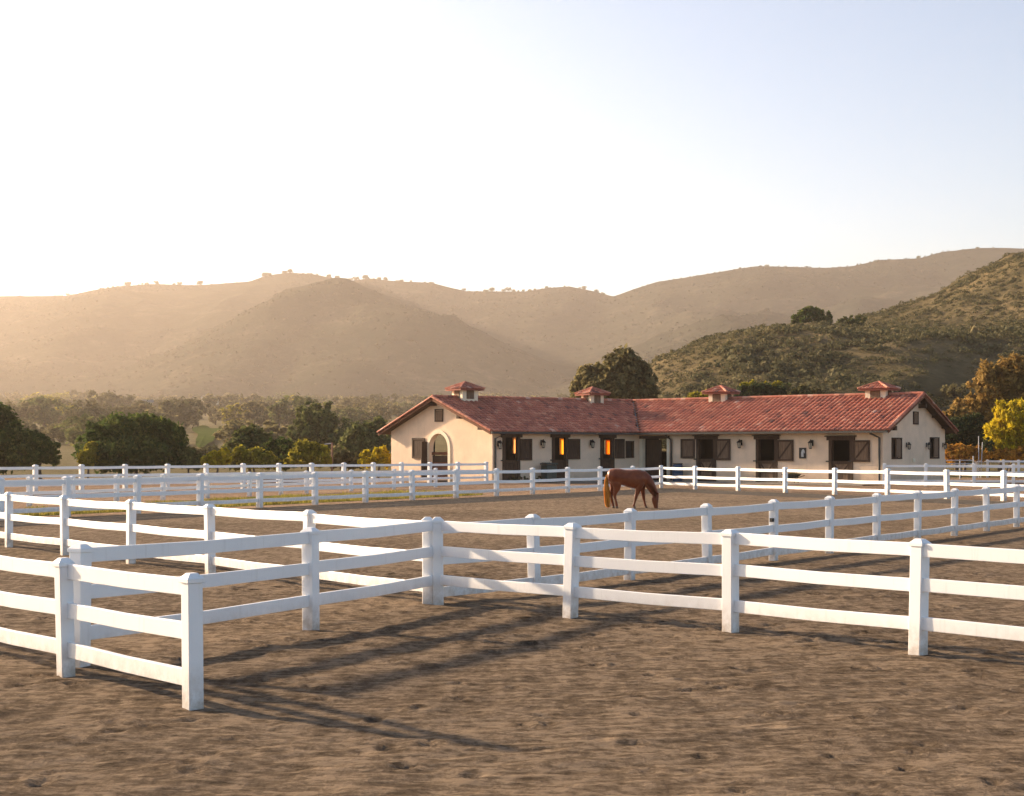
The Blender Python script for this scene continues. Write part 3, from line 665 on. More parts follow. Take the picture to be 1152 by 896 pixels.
a, b = v3(Ef, ZE+.085), v3(Mj, ZR+.085); d = (b-a).normalized(); sd = d.cross(Vector((0, 0, 1))).normalized()*.05
mb.add([a-sd, a+sd, b+sd, b-sd, a-sd-Vector((0, 0, .05)), a+sd-Vector((0, 0, .05)), b+sd-Vector((0, 0, .05)), b-sd-Vector((0, 0, .05))], [(0, 1, 2, 3), (7, 6, 5, 4), (0, 4, 5, 1), (2, 6, 7, 3)]); obj('valley_flashing', mb, M['gutter'], roof)
for e, r_ in ((e1f, r1), (e1b, r1), (e2f, r2), (e2b, r2)):   # verge boards
    mb = MB(); a, b = v3(e, ZE-.21), v3(r_, ZR-.21); o_ = (-uL if r_ is r1 else uR); mb.obox(a + Vector((*o_*.003, 0)), b-a, Vector((*o_*.04, 0)), (0, 0, .17)); obj('verge_board', mb, M['timber'], roof)
for (P, Q) in ((PL + uL*rel(PL, uL, e1f), Ef), (Ef, e2f)):
    mb = MB(); dd = (Q-P).normalized(); nn = Vector((dd.y, -dd.x)); a = v3(P + nn*.015, ZE-.16); mb.obox(a, v3(Q, 0)-v3(P, 0), Vector((*nn*.13, 0)), (0, 0, .13)); obj('gutter', mb, M['gutter'], stable)
# exposed rafter brackets on the gables
def bracket(w, px, py, ln=.5):
    u = w.u(px); z = w.z(px, py); mb = MB(); w.box(mb, u-.13, u+.13, z-.14, z+.14, .002, ln); obj('bracket', mb, M['wood'], stable)
for q in ((443, 480.5), (459, 470), (490, 454.5), (521, 469), (545, 481.5)): bracket(WG1, *q)
for q in ((1000, 482), (1034, 457), (1049, 468), (1060, 480)): bracket(WG2, *q)
mb = MB()
def pipe(w, u, zt, d=.09, kick=None):
    mb = MB(); pth = [w.pt(u, .12, d), w.pt(u, zt-.3, d)] + ([w.pt(u+kick, zt, d+.35)] if kick is not None else [w.pt(u, zt, d)]); mb.tube(pth, .07, 8); obj('downpipe', mb, M['gutter'], stable)
pipe(WF1, .18, 3.25, .09, .55); pipe(WF2, WF2.u(990), 3.25, .09, -.5); pipe(WF2, WF2.u(756), 3.2, .1, -.25)
# cupolas
def cupola(p, U, wf, wd, ztop, zbase):
    N = Vector((U.y, -U.x)); a = p - U*wf/2 - N*wd/2
    mb = MB(); mb.obox((a.x, a.y, zbase), (*(U*wf), 0), (*(N*wd), 0), (0, 0, ztop-zbase)); cu = obj('cupola', mb, M['stucco_pale'], stable)
    for (s, L, dirv, off) in ((N, wf, U, wd/2), (-N, wf, U, wd/2), (-U, wd, N, wf/2), (U, wd, N, wf/2)):
        mb = MB(); lw = L*.48; c = p + s*(off+.004) - dirv*lw/2; zz0, zz1 = ztop-.62, ztop-.08
        for i in range(6):
            z = zz0 + (zz1-zz0)*i/6; mb.obox((c.x, c.y, z), (*(dirv*lw), 0), (*(s*.04), -.05), (0, 0, .075))
        mb.obox((c.x, c.y, zz0), (*(dirv*lw), 0), (*(s*.006), 0), (0, 0, zz1-zz0)); obj('louver', mb, M['wood_mid'], cu)
    ov = .33; hu, hn = wf/2+ov, wd/2+ov; apex = v3(p, ztop+.46); mb = MB(); rr = random.Random(int(p.x*10))
    cs = [v3(p + U*sx*hu + N*sy*hn, ztop+.02) for sx, sy in ((-1, 1), (1, 1), (1, -1), (-1, -1))]
    mb.add(cs + [c_ - Vector((0, 0, .1)) for c_ in cs], [(3, 2, 1, 0), (4, 5, 6, 7)] + [(i, (i+1) % 4, 4+(i+1) % 4, 4+i) for i in range(4)], .2)
    for i in range(4):
        e0, e1 = cs[i], cs[(i+1) % 4]; L = (e1-e0).length; n = max(3, round(L/.22)); nr = 3
        nv = (e1-e0).cross(apex-e0).normalized(); nv = nv if nv.z > 0 else -nv
        for j in range(nr):
            s0, s1 = j/nr - (.04 if j == 0 else 0), (j+1)/nr
            for c_ in range(n):
                t0, t1 = c_/n, (c_+1)/n; tm = (t0+t1)/2
                if abs(tm-.5) > .5*(1 - s0*.92): continue
                col = min(1, max(0, rr.gauss(.5, .25))); V = []
                for s_, h in ((s0, .045), (s1, .01)):
                    for q in range(6):
                        th = math.pi*q/5; f = tm + (t1-t0)*(-math.cos(th))*.47; f = .5 + min(max(f-.5, -.5*(1-s_*.9)), .5*(1-s_*.9))
                        base = e0 + (e1-e0)*f; foot = (base - (e0+e1)/2); V.append((e0+e1)/2 + foot + (apex - (e0+e1)/2)*s_ + nv*(h + math.sin(th)*.06))
                mb.add(V, [(q, q+1, 7+q, 6+q) for q in range(5)] + [(5, 4, 3, 2, 1, 0)], col)
        barrel_run(mb, e0 + Vector((0, 0, .03)), apex + Vector((0, 0, .03)), .09, .3, i)
    mb.cyl(apex - Vector((0, 0, .02)), .13, .05, .14, 8, .8)
    obj('cupola_roof', mb, M['tile'], cu)
def ridge_at(Mx, U, px): k = (px-CX)/FPX; t = (k*Mx.y - Mx.x)/(U.x - k*U.y); return Mx + U*t
for Mx, U, px, wf, wd, yt in ((M1, uL, 523, 1.25, 1.4, 438.5), (Mj, uL, 666.5, 1.15, 1.2, 444), (Mj, uR, 811, 1.4, 1.05, 442.5), (M2, uR, 989, 1.5, 1.05, 438.5)):
    p = ridge_at(Mx, U, px); cupola(p, U, wf, wd, gz(yt, p.y), ZR - .75)

# wall lanterns
def lantern_proto():
    t = thing('wall_lantern', '', 'lantern', (0, 0, 0), 'black wall lanterns on the stable')
    mb = MB(); mb.box((0, -.015, .02), (.12, .03, .3)); mb.tube([(0, -.03, .1), (0, -.16, .18), (0, -.2, .1)], .018, 6); obj('bracket', mb, M['iron'], t)
    mb = MB()
    for q in range(6):
        a = math.pi/3*q; mb.tube([(.075*math.cos(a), -.2+.075*math.sin(a), -.24), (.11*math.cos(a), -.2+.11*math.sin(a), .02)], .014, 4)
    mb.cyl((0, -.2, -.28), .05, .09, .045, 8); mb.cyl((0, -.2, .02), .16, .05, .12, 8); mb.cyl((0, -.2, .14), .03, .03, .06, 8); obj('cage', mb, M['iron'], t)
    mb = MB(); mb.cyl((0, -.2, -.235), .065, .095, .25, 8); obj('glass', mb, M['glass'], t); return t
LAN = [(WF1, 560.5, 501, 'black wall lantern left of the leftmost stable door, by the corner downpipe'),
       (WF1, 609, 500, 'black wall lantern above the dark green bin'),
       (WF1, 664.5, 500, 'black wall lantern left of the amber lit doorway'),
       (WF2, 834, 500, 'black wall lantern between the two dark middle stall doors'),
       (WF2, 914, 500.5, 'black wall lantern above and right of the dark plaque'),
       (WG2, 1019.5, 502.5, 'small black lantern right of first gable window'),
       (WG2, 1042, 502.5, 'small black lantern left of second gable window'),
       (WG2, 1060.5, 502.5, 'small black lantern at the far right edge of gable')]
lp = None
for w, px, py, lab in LAN:
    u = w.u(px); p = w.pt(u, w.z(px, py)+.08, .002); rz = math.atan2(w.U.y, w.U.x); sc = 1.25 if w is not WG2 else 1.0
    if lp is None: lp = lantern_proto(); o = lp; o.location = p; o.rotation_euler = (0, 0, rz); o['label'] = lab; o.scale = (sc,)*3
    else: dup(lp, p, rz, sc, lab)
# plaque on the wall
w = WF2; u0, u1 = w.u(899.3), w.u(907); z0, z1 = w.z(903, 516), w.z(903, 504); cx_ = w.pt((u0+u1)/2, z0, .03)
t = thing('plaque', 'dark framed plaque with a pale horse head, on wall right of middle shutter', 'plaque', cx_)
mb = MB(); w.box(mb, u0, u1, z0, z1, .002, .05); pf = obj('frame', mb, M['iron'], t)
mb = MB(); um, zm = (u0+u1)/2, (z0+z1)/2
pts = [(-.09, -.24), (.12, -.24), (.10, -.02), (.16, .10), (.20, -.02), (.24, .02), (.16, .22), (.06, .27), (-.04, .2), (-.11, 0)]
V = [w.pt(um + x*.8, zm + y, d) for d in (.052, .064) for x, y in pts]; n = len(pts)
mb.add(V, [tuple(range(n-1, -1, -1)), tuple(range(n, 2*n))] + [(i, (i+1) % n, n+(i+1) % n, n+i) for i in range(n)]); obj('emblem', mb, M['steel'], t)

# things standing along the front
def wpt(w, px, d): u = w.u(px); return w.pt(u, 0, d)
p = wpt(WF1, 610.5, .75); t = thing('feed_bin', 'dark green lidded feed bin against wall between the two left stable doors', 'bin', p); rz = math.atan2(uL.y, uL.x)
mb = MB(); c_, s_ = math.cos(rz), math.sin(rz)
def rb(cx, cy, cz, dx, dy, dz, m=None): (m or mb).box((p.x + cx*c_ - cy*s_, p.y + cx*s_ + cy*c_, cz), (dx, dy, dz), rz)
rb(0, 0, .62, .82, .75, 1.15); obj('bin_body', mb, M['green_plastic'], t, bevel=.05)
mb = MB(); rb(0, -.02, 1.26, .92, .86, .11); rb(0, .36, 1.3, .7, .08, .1); obj('lid', mb, M['green_plastic'], t, bevel=.03)
mb = MB()
for sx in (-.36, .36): rb(sx, .34, .12, .1, .24, .24)
obj('wheel', mb, M['black_rubber'], t, bevel=.04)
p = wpt(WF2, 769, .7); t = thing('barrel', 'dark blue plastic barrel beside the closed square shutter', 'barrel', p); mb = MB()
prof = [(.0, .30), (.03, .33), (.3, .36), (.33, .375), (.37, .36), (.7, .375), (.73, .39), (.77, .375), (1.1, .35), (1.2, .32), (1.22, .30)]
mb.loft([[(p.x + r_*math.cos(2*math.pi*j/20), p.y + r_*math.sin(2*math.pi*j/20), z) for j in range(20)] for z, r_ in prof]); obj('barrel_body', mb, M['blue_plastic'], t, True)
mb = MB(); mb.cyl((p.x, p.y, 1.222), .345, .345, .06, 20); obj('lid', mb, M['black_rubber'], t)
p = wpt(WF2, 898, .9); t = thing('wheelbarrow', 'dark wheelbarrow with a heap of straw under the plaque', 'wheelbarrow', p); rz = math.atan2(uR.y, uR.x)
c_, s_ = math.cos(rz), math.sin(rz); L_ = lambda x, y, z: (p.x + x*c_ - y*s_, p.y + x*s_ + y*c_, z)
mb = MB(); rings = []
for z, hx, hy, ox in ((.34, .28, .22, 0), (.62, .52, .36, .03), (.64, .55, .38, .03), (.62, .49, .33, .03), (.40, .26, .20, 0)): rings.append([L_(ox + sx*hx, sy*hy, z) for sx, sy in ((-1, -1), (1, -1), (1, 1), (-1, 1))])
mb.loft(rings); obj('tray', mb, M['black_rubber'], t)
for sy in (-.2, .2):
    mb = MB(); mb.tube([L_(-.62, sy*.3, .2), L_(.2, sy, .33), L_(.85, sy*1.4, .55)], .025, 6); obj('handle', mb, M['wood'], t)
    mb = MB(); mb.tube([L_(.35, sy, .36), L_(.42, sy*1.2, 0)], .022, 6); obj('leg', mb, M['iron'], t)
mb = MB(); n = 16
mb.loft([[L_(-.58 + r_*math.cos(2*math.pi*j/n), y, .2 + r_*math.sin(2*math.pi*j/n)) for j in range(n)] for y, r_ in ((-.05, .15), (-.03, .2), (.03, .2), (.05, .15))]); obj('wheel', mb, M['black_rubber'], t)
mb = MB(); rr = random.Random(4)
for i in range(240):
    q = Vector(L_(rr.gauss(.02, .2), rr.gauss(0, .13), .58 + abs(rr.gauss(0, .1)))); dv = Vector((rr.gauss(0, 1), rr.gauss(0, 1), rr.gauss(0, .4))).normalized()*.12; mb.tube([q-dv, q+dv], .008, 3)
obj('straw', mb, M['straw'], t)
# thin steel hitching pole by second door
p = wpt(WF1, 620.5, .5); mb = MB(); mb.tube([(p.x, p.y, 0), (p.x, p.y, 1.25)], .03, 8); mb.tube([(p.x-.05, p.y, 1.22), (p.x+.1, p.y-.1, 1.24)], .025, 6)
tag(obj('hitching_post', mb, M['steel']), 'thin grey hitching post standing beside the second door from left', 'post')
# concrete apron in front of right wing
q = [WF1.P + uL*4 + fL*.02, J + (fL+fR)*.02, B + fR*.02 + uR*.3, B + fR*3.2 + uR*.3, J + fR*3.0 + fL*1.2, WF1.P + uL*4 + fL*2.2]
sheet('pavement', [tuple(x) for x in q][::-1], .06, M['apron'])
mb = MB(); 
for i in range(3, 6):
    a, b = q[i], q[(i+1) % 6]; mb.add([(a.x, a.y, 0), (b.x, b.y, 0), (b.x, b.y, .058), (a.x, a.y, .058)], [(0, 1, 2, 3)])
struct(obj('kerb', mb, M['apron']))

# ------------------------------------------------------------------ vegetation
def leaf_arrays(lobes, n, size, rg, fill=.55, droop=0, up=.35):
    """leaf quads spread through the volume of several lobes: arrays of verts, tones"""
    vol = np.array([l[3]*l[4]*l[5] for l in lobes])**.72; pr = vol/vol.sum(); cnt = rg.multinomial(n, pr); Vs, Ts = [], []
    for l, k in zip(lobes, cnt):
        if k == 0: continue
        d = rg.normal(size=(k, 3)); d /= np.linalg.norm(d, axis=1)[:, None]
        d[:, 2] = np.where((d[:, 2] < 0) & (rg.random(k) < .45), -d[:, 2], d[:, 2])
        # clumps: pull directions towards a few sprigs
        ns = max(8, int(k/26)); sp = rg.normal(size=(ns, 3)); sp /= np.linalg.norm(sp, axis=1)[:, None]; rs = fill + (1.08-fill)*rg.random(ns)**.6
        idx = rg.integers(0, ns, k); d = sp[idx]; r = rs[idx]
        cen = np.array(l[:3]); rad = np.array(l[3:6])
        p = cen + d*rad*r[:, None] + rg.normal(size=(k, 3))*np.mean(rad)*.10
        nrm = d*.8 + rg.normal(size=(k, 3))*.7 + np.array([0, 0, up]); nrm /= np.linalg.norm(nrm, axis=1)[:, None]
        a = np.cross(nrm, rg.normal(size=(k, 3))); a /= np.linalg.norm(a, axis=1)[:, None]; b = np.cross(nrm, a)
        s = size*(.6 + .8*rg.random(k))[:, None]
        a[:, 2] -= droop; q = np.stack([p - a*s, p + b*s*.55, p + a*s, p - b*s*.55], 1)
        Vs.append(q.reshape(-1, 3)); Ts.append(np.clip(rg.normal(.45, .2, k) + (rg.random(ns)[idx]-.5)*.35, 0, 1))
    return np.concatenate(Vs), np.concatenate(Ts)
def leaf_mesh(name, V, T, mat):
    n = len(T); me = bpy.data.meshes.new(name); me.vertices.add(4*n); me.vertices.foreach_set('co', V.astype(np.float32).ravel())
    me.loops.add(4*n); me.loops.foreach_set('vertex_index', np.arange(4*n, dtype=np.int32)); me.polygons.add(n)
    me.polygons.foreach_set('loop_start', np.arange(0, 4*n, 4, dtype=np.int32)); me.materials.append(mat)
    a = me.attributes.new('tone', 'FLOAT', 'FACE'); a.data.foreach_set('value', T.astype(np.float32)); me.update(); me.validate(); return me
def tree_at(name, label, cat, px, Y, lobes, n, size, mat, group=None, z0=None, trunk=True, seed=0, fill=.55, tr=.16, droop=0):
    """lobes given as photo column/row centre and half-sizes at distance Y; trunk reaches the ground"""
    rg = np.random.default_rng(seed + 100); x = gx(px, Y); z0 = hz(x, Y) if z0 is None else z0; s = FPX/Y
    root = thing(name, label, cat, (x, Y, z0), group); L = []
    for l in lobes:
        lx, ly, rx, ry = l[:4]; dy = l[4] if len(l) > 4 else rg.normal(0, rx/s*.3)
        L.append((gx(lx, Y) - x, dy, gz(ly, Y) - z0, rx/s, .9*(rx+ry)/2/s, ry/s))
    V, T = leaf_arrays(L, n, size, rg, fill, droop)
    low = V[:, 2] < .05; V[low, 2] = np.abs(V[low, 2])*.5 + .03
    o = bpy.data.objects.new('crown', leaf_mesh('crown', V, T, mat)); C.objects.link(o); o.parent = root
    if trunk:
        mb = MB(); rt = random.Random(seed); top = max(L, key=lambda l: l[2]+l[5]); H = top[2]
        def limb(a, b, r0, r1, k=6):
            pts = [Vector(a).lerp(Vector(b), i/k) + Vector((rt.gauss(0, .03), rt.gauss(0, .03), 0))*(H*.25)*math.sin(math.pi*i/k) for i in range(k+1)]; mb.tube(pts, [r0 + (r1-r0)*i/k for i in range(k+1)], 7); return pts
        th = tr*(H/4)**.7; fork = Vector((top[0]*.3, top[1]*.3, min(l[2]-l[5]*.7 for l in L)*.6 + H*.15)); fork.z = max(fork.z, H*.18)
        limb((0, 0, -.1), fork, th, th*.7)
        for l in L:
            limb(fork, (l[0], l[1], l[2]), th*.5, th*.12)
            for _ in range(3):
                b = Vector((l[0] + rt.gauss(0, l[3]*.45), l[1] + rt.gauss(0, l[4]*.45), l[2] + rt.uniform(-.2, .7)*l[5])); limb(Vector((l[0], l[1], l[2])).lerp(fork, .35), b, th*.22, th*.05)
        t = bpy.data.objects.new('trunk', mesh_from('trunk', mb.v, mb.f, M['bark'], smooth=True)); C.objects.link(t); t.parent = root
    return root
G1 = 'trees and bushes behind the left fence'
tree_at('tree', 'dark green tree cut by the left edge, behind the fence', 'tree', -8, 112, [(-12, 482, 34, 26), (8, 492, 24, 24), (-2, 470, 14, 14), (18, 505, 26, 20), (-20, 510, 40, 22)], 15000, .17, M['oak'], G1, seed=1)
tree_at('bush', 'small dark spiky bush right of the tree at the left edge', 'bush', 46, 110, [(43, 505, 16, 16), (40, 496, 7, 11), (58, 510, 9, 14), (30, 512, 18, 14)], 5200, .15, M['oak'], G1, seed=2)
tree_at('tree', 'broad round dark green tree with golden left edge behind the fence', 'tree', 150, 114, [(150, 494, 48, 26), (118, 500, 26, 24), (180, 496, 26, 24), (168, 480, 18, 14), (135, 484, 22, 14), (152, 512, 52, 16), (196, 508, 16, 16), (102, 512, 14, 14)], 24000, .17, M['oak'], G1, seed=3)
tree_at('bush', 'low golden bush at the foot of the round tree, left side', 'bush', 98, 111, [(97, 515, 9, 11), (104, 508, 7, 10)], 2600, .14, M['lime'], G1, seed=4)
tree_at('bush', 'low dull green bush right of the round dark tree', 'bush', 212, 113, [(212, 516, 12, 10), (222, 519, 12, 8)], 2600, .15, M['olive'], G1, seed=5)
tree_at('bush', 'bright yellow bush between round tree and olive thicket', 'bush', 243, 112, [(241, 517, 10, 8), (250, 514, 9, 8), (233, 520, 8, 6)], 3000, .15, M['yellow'], G1, seed=6)
tree_at('bush', 'tall olive bush with golden top in the thicket, left of centre', 'bush', 280, 122, [(282, 498, 17, 17), (272, 506, 16, 16), (296, 500, 11, 15), (262, 512, 16, 14)], 8500, .17, M['olive'], G1, seed=7)
tree_at('bush', 'dark green bush in the middle of the thicket', 'bush', 315, 119, [(312, 510, 18, 15), (326, 514, 16, 12), (300, 516, 16, 10)], 6500, .17, M['oak'], G1, seed=8)
tree_at('bush', 'yellow green bush in front of the thicket, under olive bush', 'bush', 290, 113, [(285, 515, 14, 10), (272, 512, 9, 10), (302, 518, 14, 8)], 4500, .15, M['lime'], G1, seed=9)
tree_at('bush', 'rounded yellow topped bush at right end of the thicket', 'bush', 347, 116, [(345, 508, 13, 13), (335, 515, 13, 10), (360, 514, 12, 11)], 5000, .16, M['lime'], G1, seed=10)
tree_at('tree', 'tall hazy olive tree with feathery top left of the stable', 'tree', 365, 200, [(345, 470, 13, 16), (362, 468, 15, 17), (352, 486, 20, 14), (380, 488, 22, 16), (335, 488, 12, 14), (372, 500, 30, 14)], 9000, .26, M['olive'], G1, seed=11)
tree_at('tree', 'hazy round tree immediately left of the tiled gable eave', 'tree', 410, 175, [(408, 492, 18, 16), (425, 488, 15, 17), (398, 505, 20, 12), (420, 506, 20, 14)], 7000, .24, M['olive'], G1, seed=12)
tree_at('bush', 'small yellow leafed bush touching the left corner of stable', 'bush', 425, 116.5, [(412, 517, 8, 8), (426, 514, 8, 10), (434, 516, 7, 9), (431, 506, 3, 5)], 3000, .16, M['yellow'], G1, seed=13)
tree_at('bush', 'grey green scrub in gap between thicket and stable', 'bush', 385, 125, [(380, 516, 18, 9), (398, 518, 16, 8)], 3600, .17, M['brush'], G1, seed=14)
G2 = 'trees behind the stable'
tree_at('tree', 'large two lobed tree rising behind the roof valley', 'tree', 692, 150, [(700, 420, 22, 24), (672, 430, 24, 20), (720, 432, 18, 20), (690, 440, 34, 18), (655, 440, 13, 12), (706, 406, 13, 11), (725, 446, 14, 14)], 16000, .24, M['sage'], G2, seed=20)
tree_at('bush', 'bright yellow green bush behind the roof, left of third cupola', 'bush', 785, 138, [(786, 450, 13, 9), (775, 453, 9, 6), (797, 447, 8, 8)], 3000, .18, M['lime'], G2, seed=21)
tree_at('hedge', 'dark hedge with yellow tips behind the roof, right of third cupola', 'hedge', 855, 160, [(838, 445, 14, 10), (855, 444, 16, 12), (872, 446, 14, 11), (885, 450, 12, 9)], 7000, .2, M['green'], G2, seed=22)
tree_at('bush', 'pale yellow sprigs rising above the dark hedge behind roof', 'bush', 858, 163, [(838, 435, 5, 5), (848, 433, 5, 5), (862, 434, 6, 5), (874, 433, 5, 5)], 1600, .2, M['lime'], G2, trunk=True, seed=23, tr=.05)
tree_at('bush', 'round olive brown bush behind the roof between two right cupolas', 'bush', 905, 150, [(903, 445, 12, 10), (916, 447, 10, 9), (893, 448, 8, 8)], 3200, .2, M['brush'], G2, seed=24)
G3 = 'trees at the right end of the stable'
tree_at('tree', 'big golden brown autumn tree at the upper right', 'tree', 1125, 150, [(1125, 430, 26, 26), (1148, 420, 24, 20), (1105, 440, 18, 18), (1130, 460, 34, 22), (1160, 445, 26, 30), (1090, 462, 18, 14), (1112, 424, 10, 14)], 17000, .2, M['gold'], G3, seed=30)
tree_at('tree', 'bright yellow rounded tree at the right edge', 'tree', 1136, 131, [(1138, 475, 20, 20), (1124, 488, 14, 20), (1150, 488, 18, 24), (1135, 502, 22, 14), (1130, 464, 10, 11), (1148, 462, 13, 11)], 14000, .15, M['yellow'], G3, seed=31, droop=.6)
tree_at('bush', 'dark green bush between gable and yellow tree', 'bush', 1085, 138, [(1080, 487, 18, 16), (1096, 486, 14, 18), (1070, 494, 12, 14)], 7000, .17, M['green'], G3, seed=32)
tree_at('bush', 'golden top bush above the right roof tip', 'bush', 1076, 146, [(1074, 468, 12, 9), (1086, 472, 13, 9), (1062, 472, 10, 7), (1075, 482, 16, 10)], 5000, .18, M['gold'], G3, seed=33)
tree_at('bush', 'low orange brush right behind the grey pipe panel', 'bush', 1080, 127, [(1070, 509, 10, 8), (1084, 508, 10, 9), (1096, 510, 10, 7), (1076, 514, 14, 6), (1104, 512, 8, 6)], 5200, .15, M['orange'], G3, seed=34)
tree_at('bush', 'low orange brown brush under the yellow tree', 'bush', 1130, 129.5, [(1118, 511, 12, 6), (1134, 512, 12, 6), (1148, 511, 12, 7)], 3600, .14, M['orange'], G3, seed=35)
tree_at('bush', 'narrow grey green bush left of the yellow tree trunk', 'bush', 1112, 130, [(1112, 502, 5, 9), (1112, 510, 6, 8)], 1500, .13, M['green'], G3, seed=36)
tree_at('tree', 'dark domed oak on the saddle of the right hill', 'tree', 912, 302, [(912, 357, 14, 10), (901, 361, 10, 8), (924, 358, 11, 8)], 3600, .36, M['oak'], 'trees on the right hill', seed=40)
tree_at('bush', 'small olive bush at right foot of the domed oak', 'bush', 932, 301, [(930, 363, 6, 7)], 900, .34, M['olive'], 'trees on the right hill', seed=41)
tree_at('bush', 'low wide bush on hill saddle right of the domed oak', 'bush', 955, 303, [(950, 364, 9, 6), (962, 362, 10, 6)], 1600, .34, M['olive'], 'trees on the right hill', seed=42)
# flowering plants by the left door
for i, (px, lab) in enumerate(((568, 'low flowering plant under the leftmost door, nearest the downpipe'), (576, 'low flowering plant second from downpipe at wall foot'), (585, 'low plant with pink flowers right of leftmost door'), (593, 'low flowering plant left of the green bin'))):
    p = wpt(WF1, px, 1.1 + .3*(i % 2)); Y = p.y; pxx = CX + p.x/Y*FPX
    tree_at('flowering_plant', lab, 'plant', pxx, Y, [(pxx, 540.0, 5.5, 3.6), (pxx+2, 541, 4, 2.6)], 520, .07, M['flower'], 'plants at the stable wall', seed=50+i, z0=0, tr=.03)

# valley trees in the haze, each a thing with its own crown
protos = []
for k in range(7):
    rg = np.random.default_rng(300+k); w_ = rg.uniform(.8, 1.25)
    L = [(0, 0, 3.6, 3.4*w_, 3.4*w_, 3.0)] + [(rg.normal(0, 2.0*w_), rg.normal(0, 1.8), rg.uniform(2.6, 5.4), rg.uniform(1.3, 2.4), rg.uniform(1.3, 2.4), rg.uniform(1.2, 2.0)) for _ in range(5)]
    V, T = leaf_arrays(L, 2300, .42, rg); V[:, 2] = np.maximum(V[:, 2], .2)
    cr = leaf_mesh('crown', V, T, M[('olive', 'sage', 'brush', 'olive', 'lime', 'brush', 'sage')[k]])  # paler leaf colours stand in for some of the haze
    mb = MB(); mb.tube([(0, 0, -.8), (.1, 0, 1.4), (.2, .1, 4)], [.3, .24, .08], 6)
    for q in L[1:]: mb.tube([(.1, 0, 1.4), tuple(q[:3])], [.14, .04], 5)
    protos.append((cr, mesh_from('trunk', mb.v, mb.f, M['bark'], smooth=True)))
def put_tree(k, x, y, sc, label, group, name='tree', cat='tree', z=None, rz=0):
    r = bpy.data.objects.new(name, None); C.objects.link(r); r.location = (x, y, hz(x, y) - .2 if z is None else z); r.rotation_euler = (0, 0, rz); r.scale = sc
    tag(r, label, cat, group)
    for nm, me in zip(('crown', 'trunk'), protos[k]):
        c = bpy.data.objects.new(nm, me); C.objects.link(c); c.parent = r
    return r
rv = random.Random(11); bands = [(150, 195, 12, .75), (300, 430, 30, 1.15), (520, 740, 54, 1.6), (850, 1150, 60, 2.0), (1250, 1650, 62, 2.5)]
for y0, y1, n, sc in bands:
    for i in range(n):
        px = -30 + 690*(i + rv.uniform(.1, .9))/n; y = rv.uniform(y0, y1)
        if y < 200 and (px > 420 or px < 215): continue
        if px > 425 and y < 650: continue
        if 212 < px < 250 and 225 < y < 640: continue
        s = sc*rv.uniform(.6, 1.15)*(.85 if y < 450 else 1)
        put_tree(rv.choice((0, 1, 2, 3, 5, 6)) if y < 600 else rv.randrange(7), gx(px, y), y, (s*rv.uniform(1, 1.4), s*1.2, s*rv.uniform(.75, 1.05)), 'hazy olive tree standing among others on valley floor', 'hazy trees on the valley floor', rz=rv.uniform(0, 6.3))
for i in range(26):                                     # foot of the right hill behind the roof
    px = 735 + 360*(i + rv.random())/26; y = rv.uniform(190, 225)
    s = rv.uniform(.35, .6); put_tree(rv.choice((0, 1, 2, 5)), gx(px, y), y, (s*1.3, s*1.2, s*.85), 'dark scrub tree at the foot of the right hill', 'scrub trees at the hill foot', rz=rv.uniform(0, 6.3))
# single trees along the far skyline
for pts, Yc, cols in ((SKY_L, 900., [66, 70, 78, 122, 128, 134, 139, 146, 152, 158, 165, 172, 178, 193, 197, 203, 209, 215, 232, 292, 306, 309, 316, 319, 322, 330, 334, 338, 344, 348, 352, 358, 367, 372, 378, 396, 402, 408, 412, 420, 423, 428, 432, 436, 447, 452, 466, 480, 510, 520, 526, 533, 540, 547, 555, 563, 569, 576, 581, 586, 592, 599, 609, 613, 622, 634, 640, 647, 655, 658, 663, 670, 676, 681]),
                      (SKY_R, 840., [780, 830, 868, 914, 962, 985, 1037, 1090, 1112, 1126])):
    for px in cols:
        Yr = Yc*KF; Yr += rv.uniform(-28, 10); x = gx(px + rv.gauss(0, 4), Yr); s = (.45 + 1.15*rv.random()**2)*(1 if Yc > 850 else .7)
        put_tree(rv.randrange(4), x, Yr, (s*1.0, s, s*1.05), 'tiny tree silhouetted on the far ridge skyline', 'trees on the far ridge skyline', z=float(far_h(np.array([x]), np.array([Yr]))[0]) - 1.0*s)

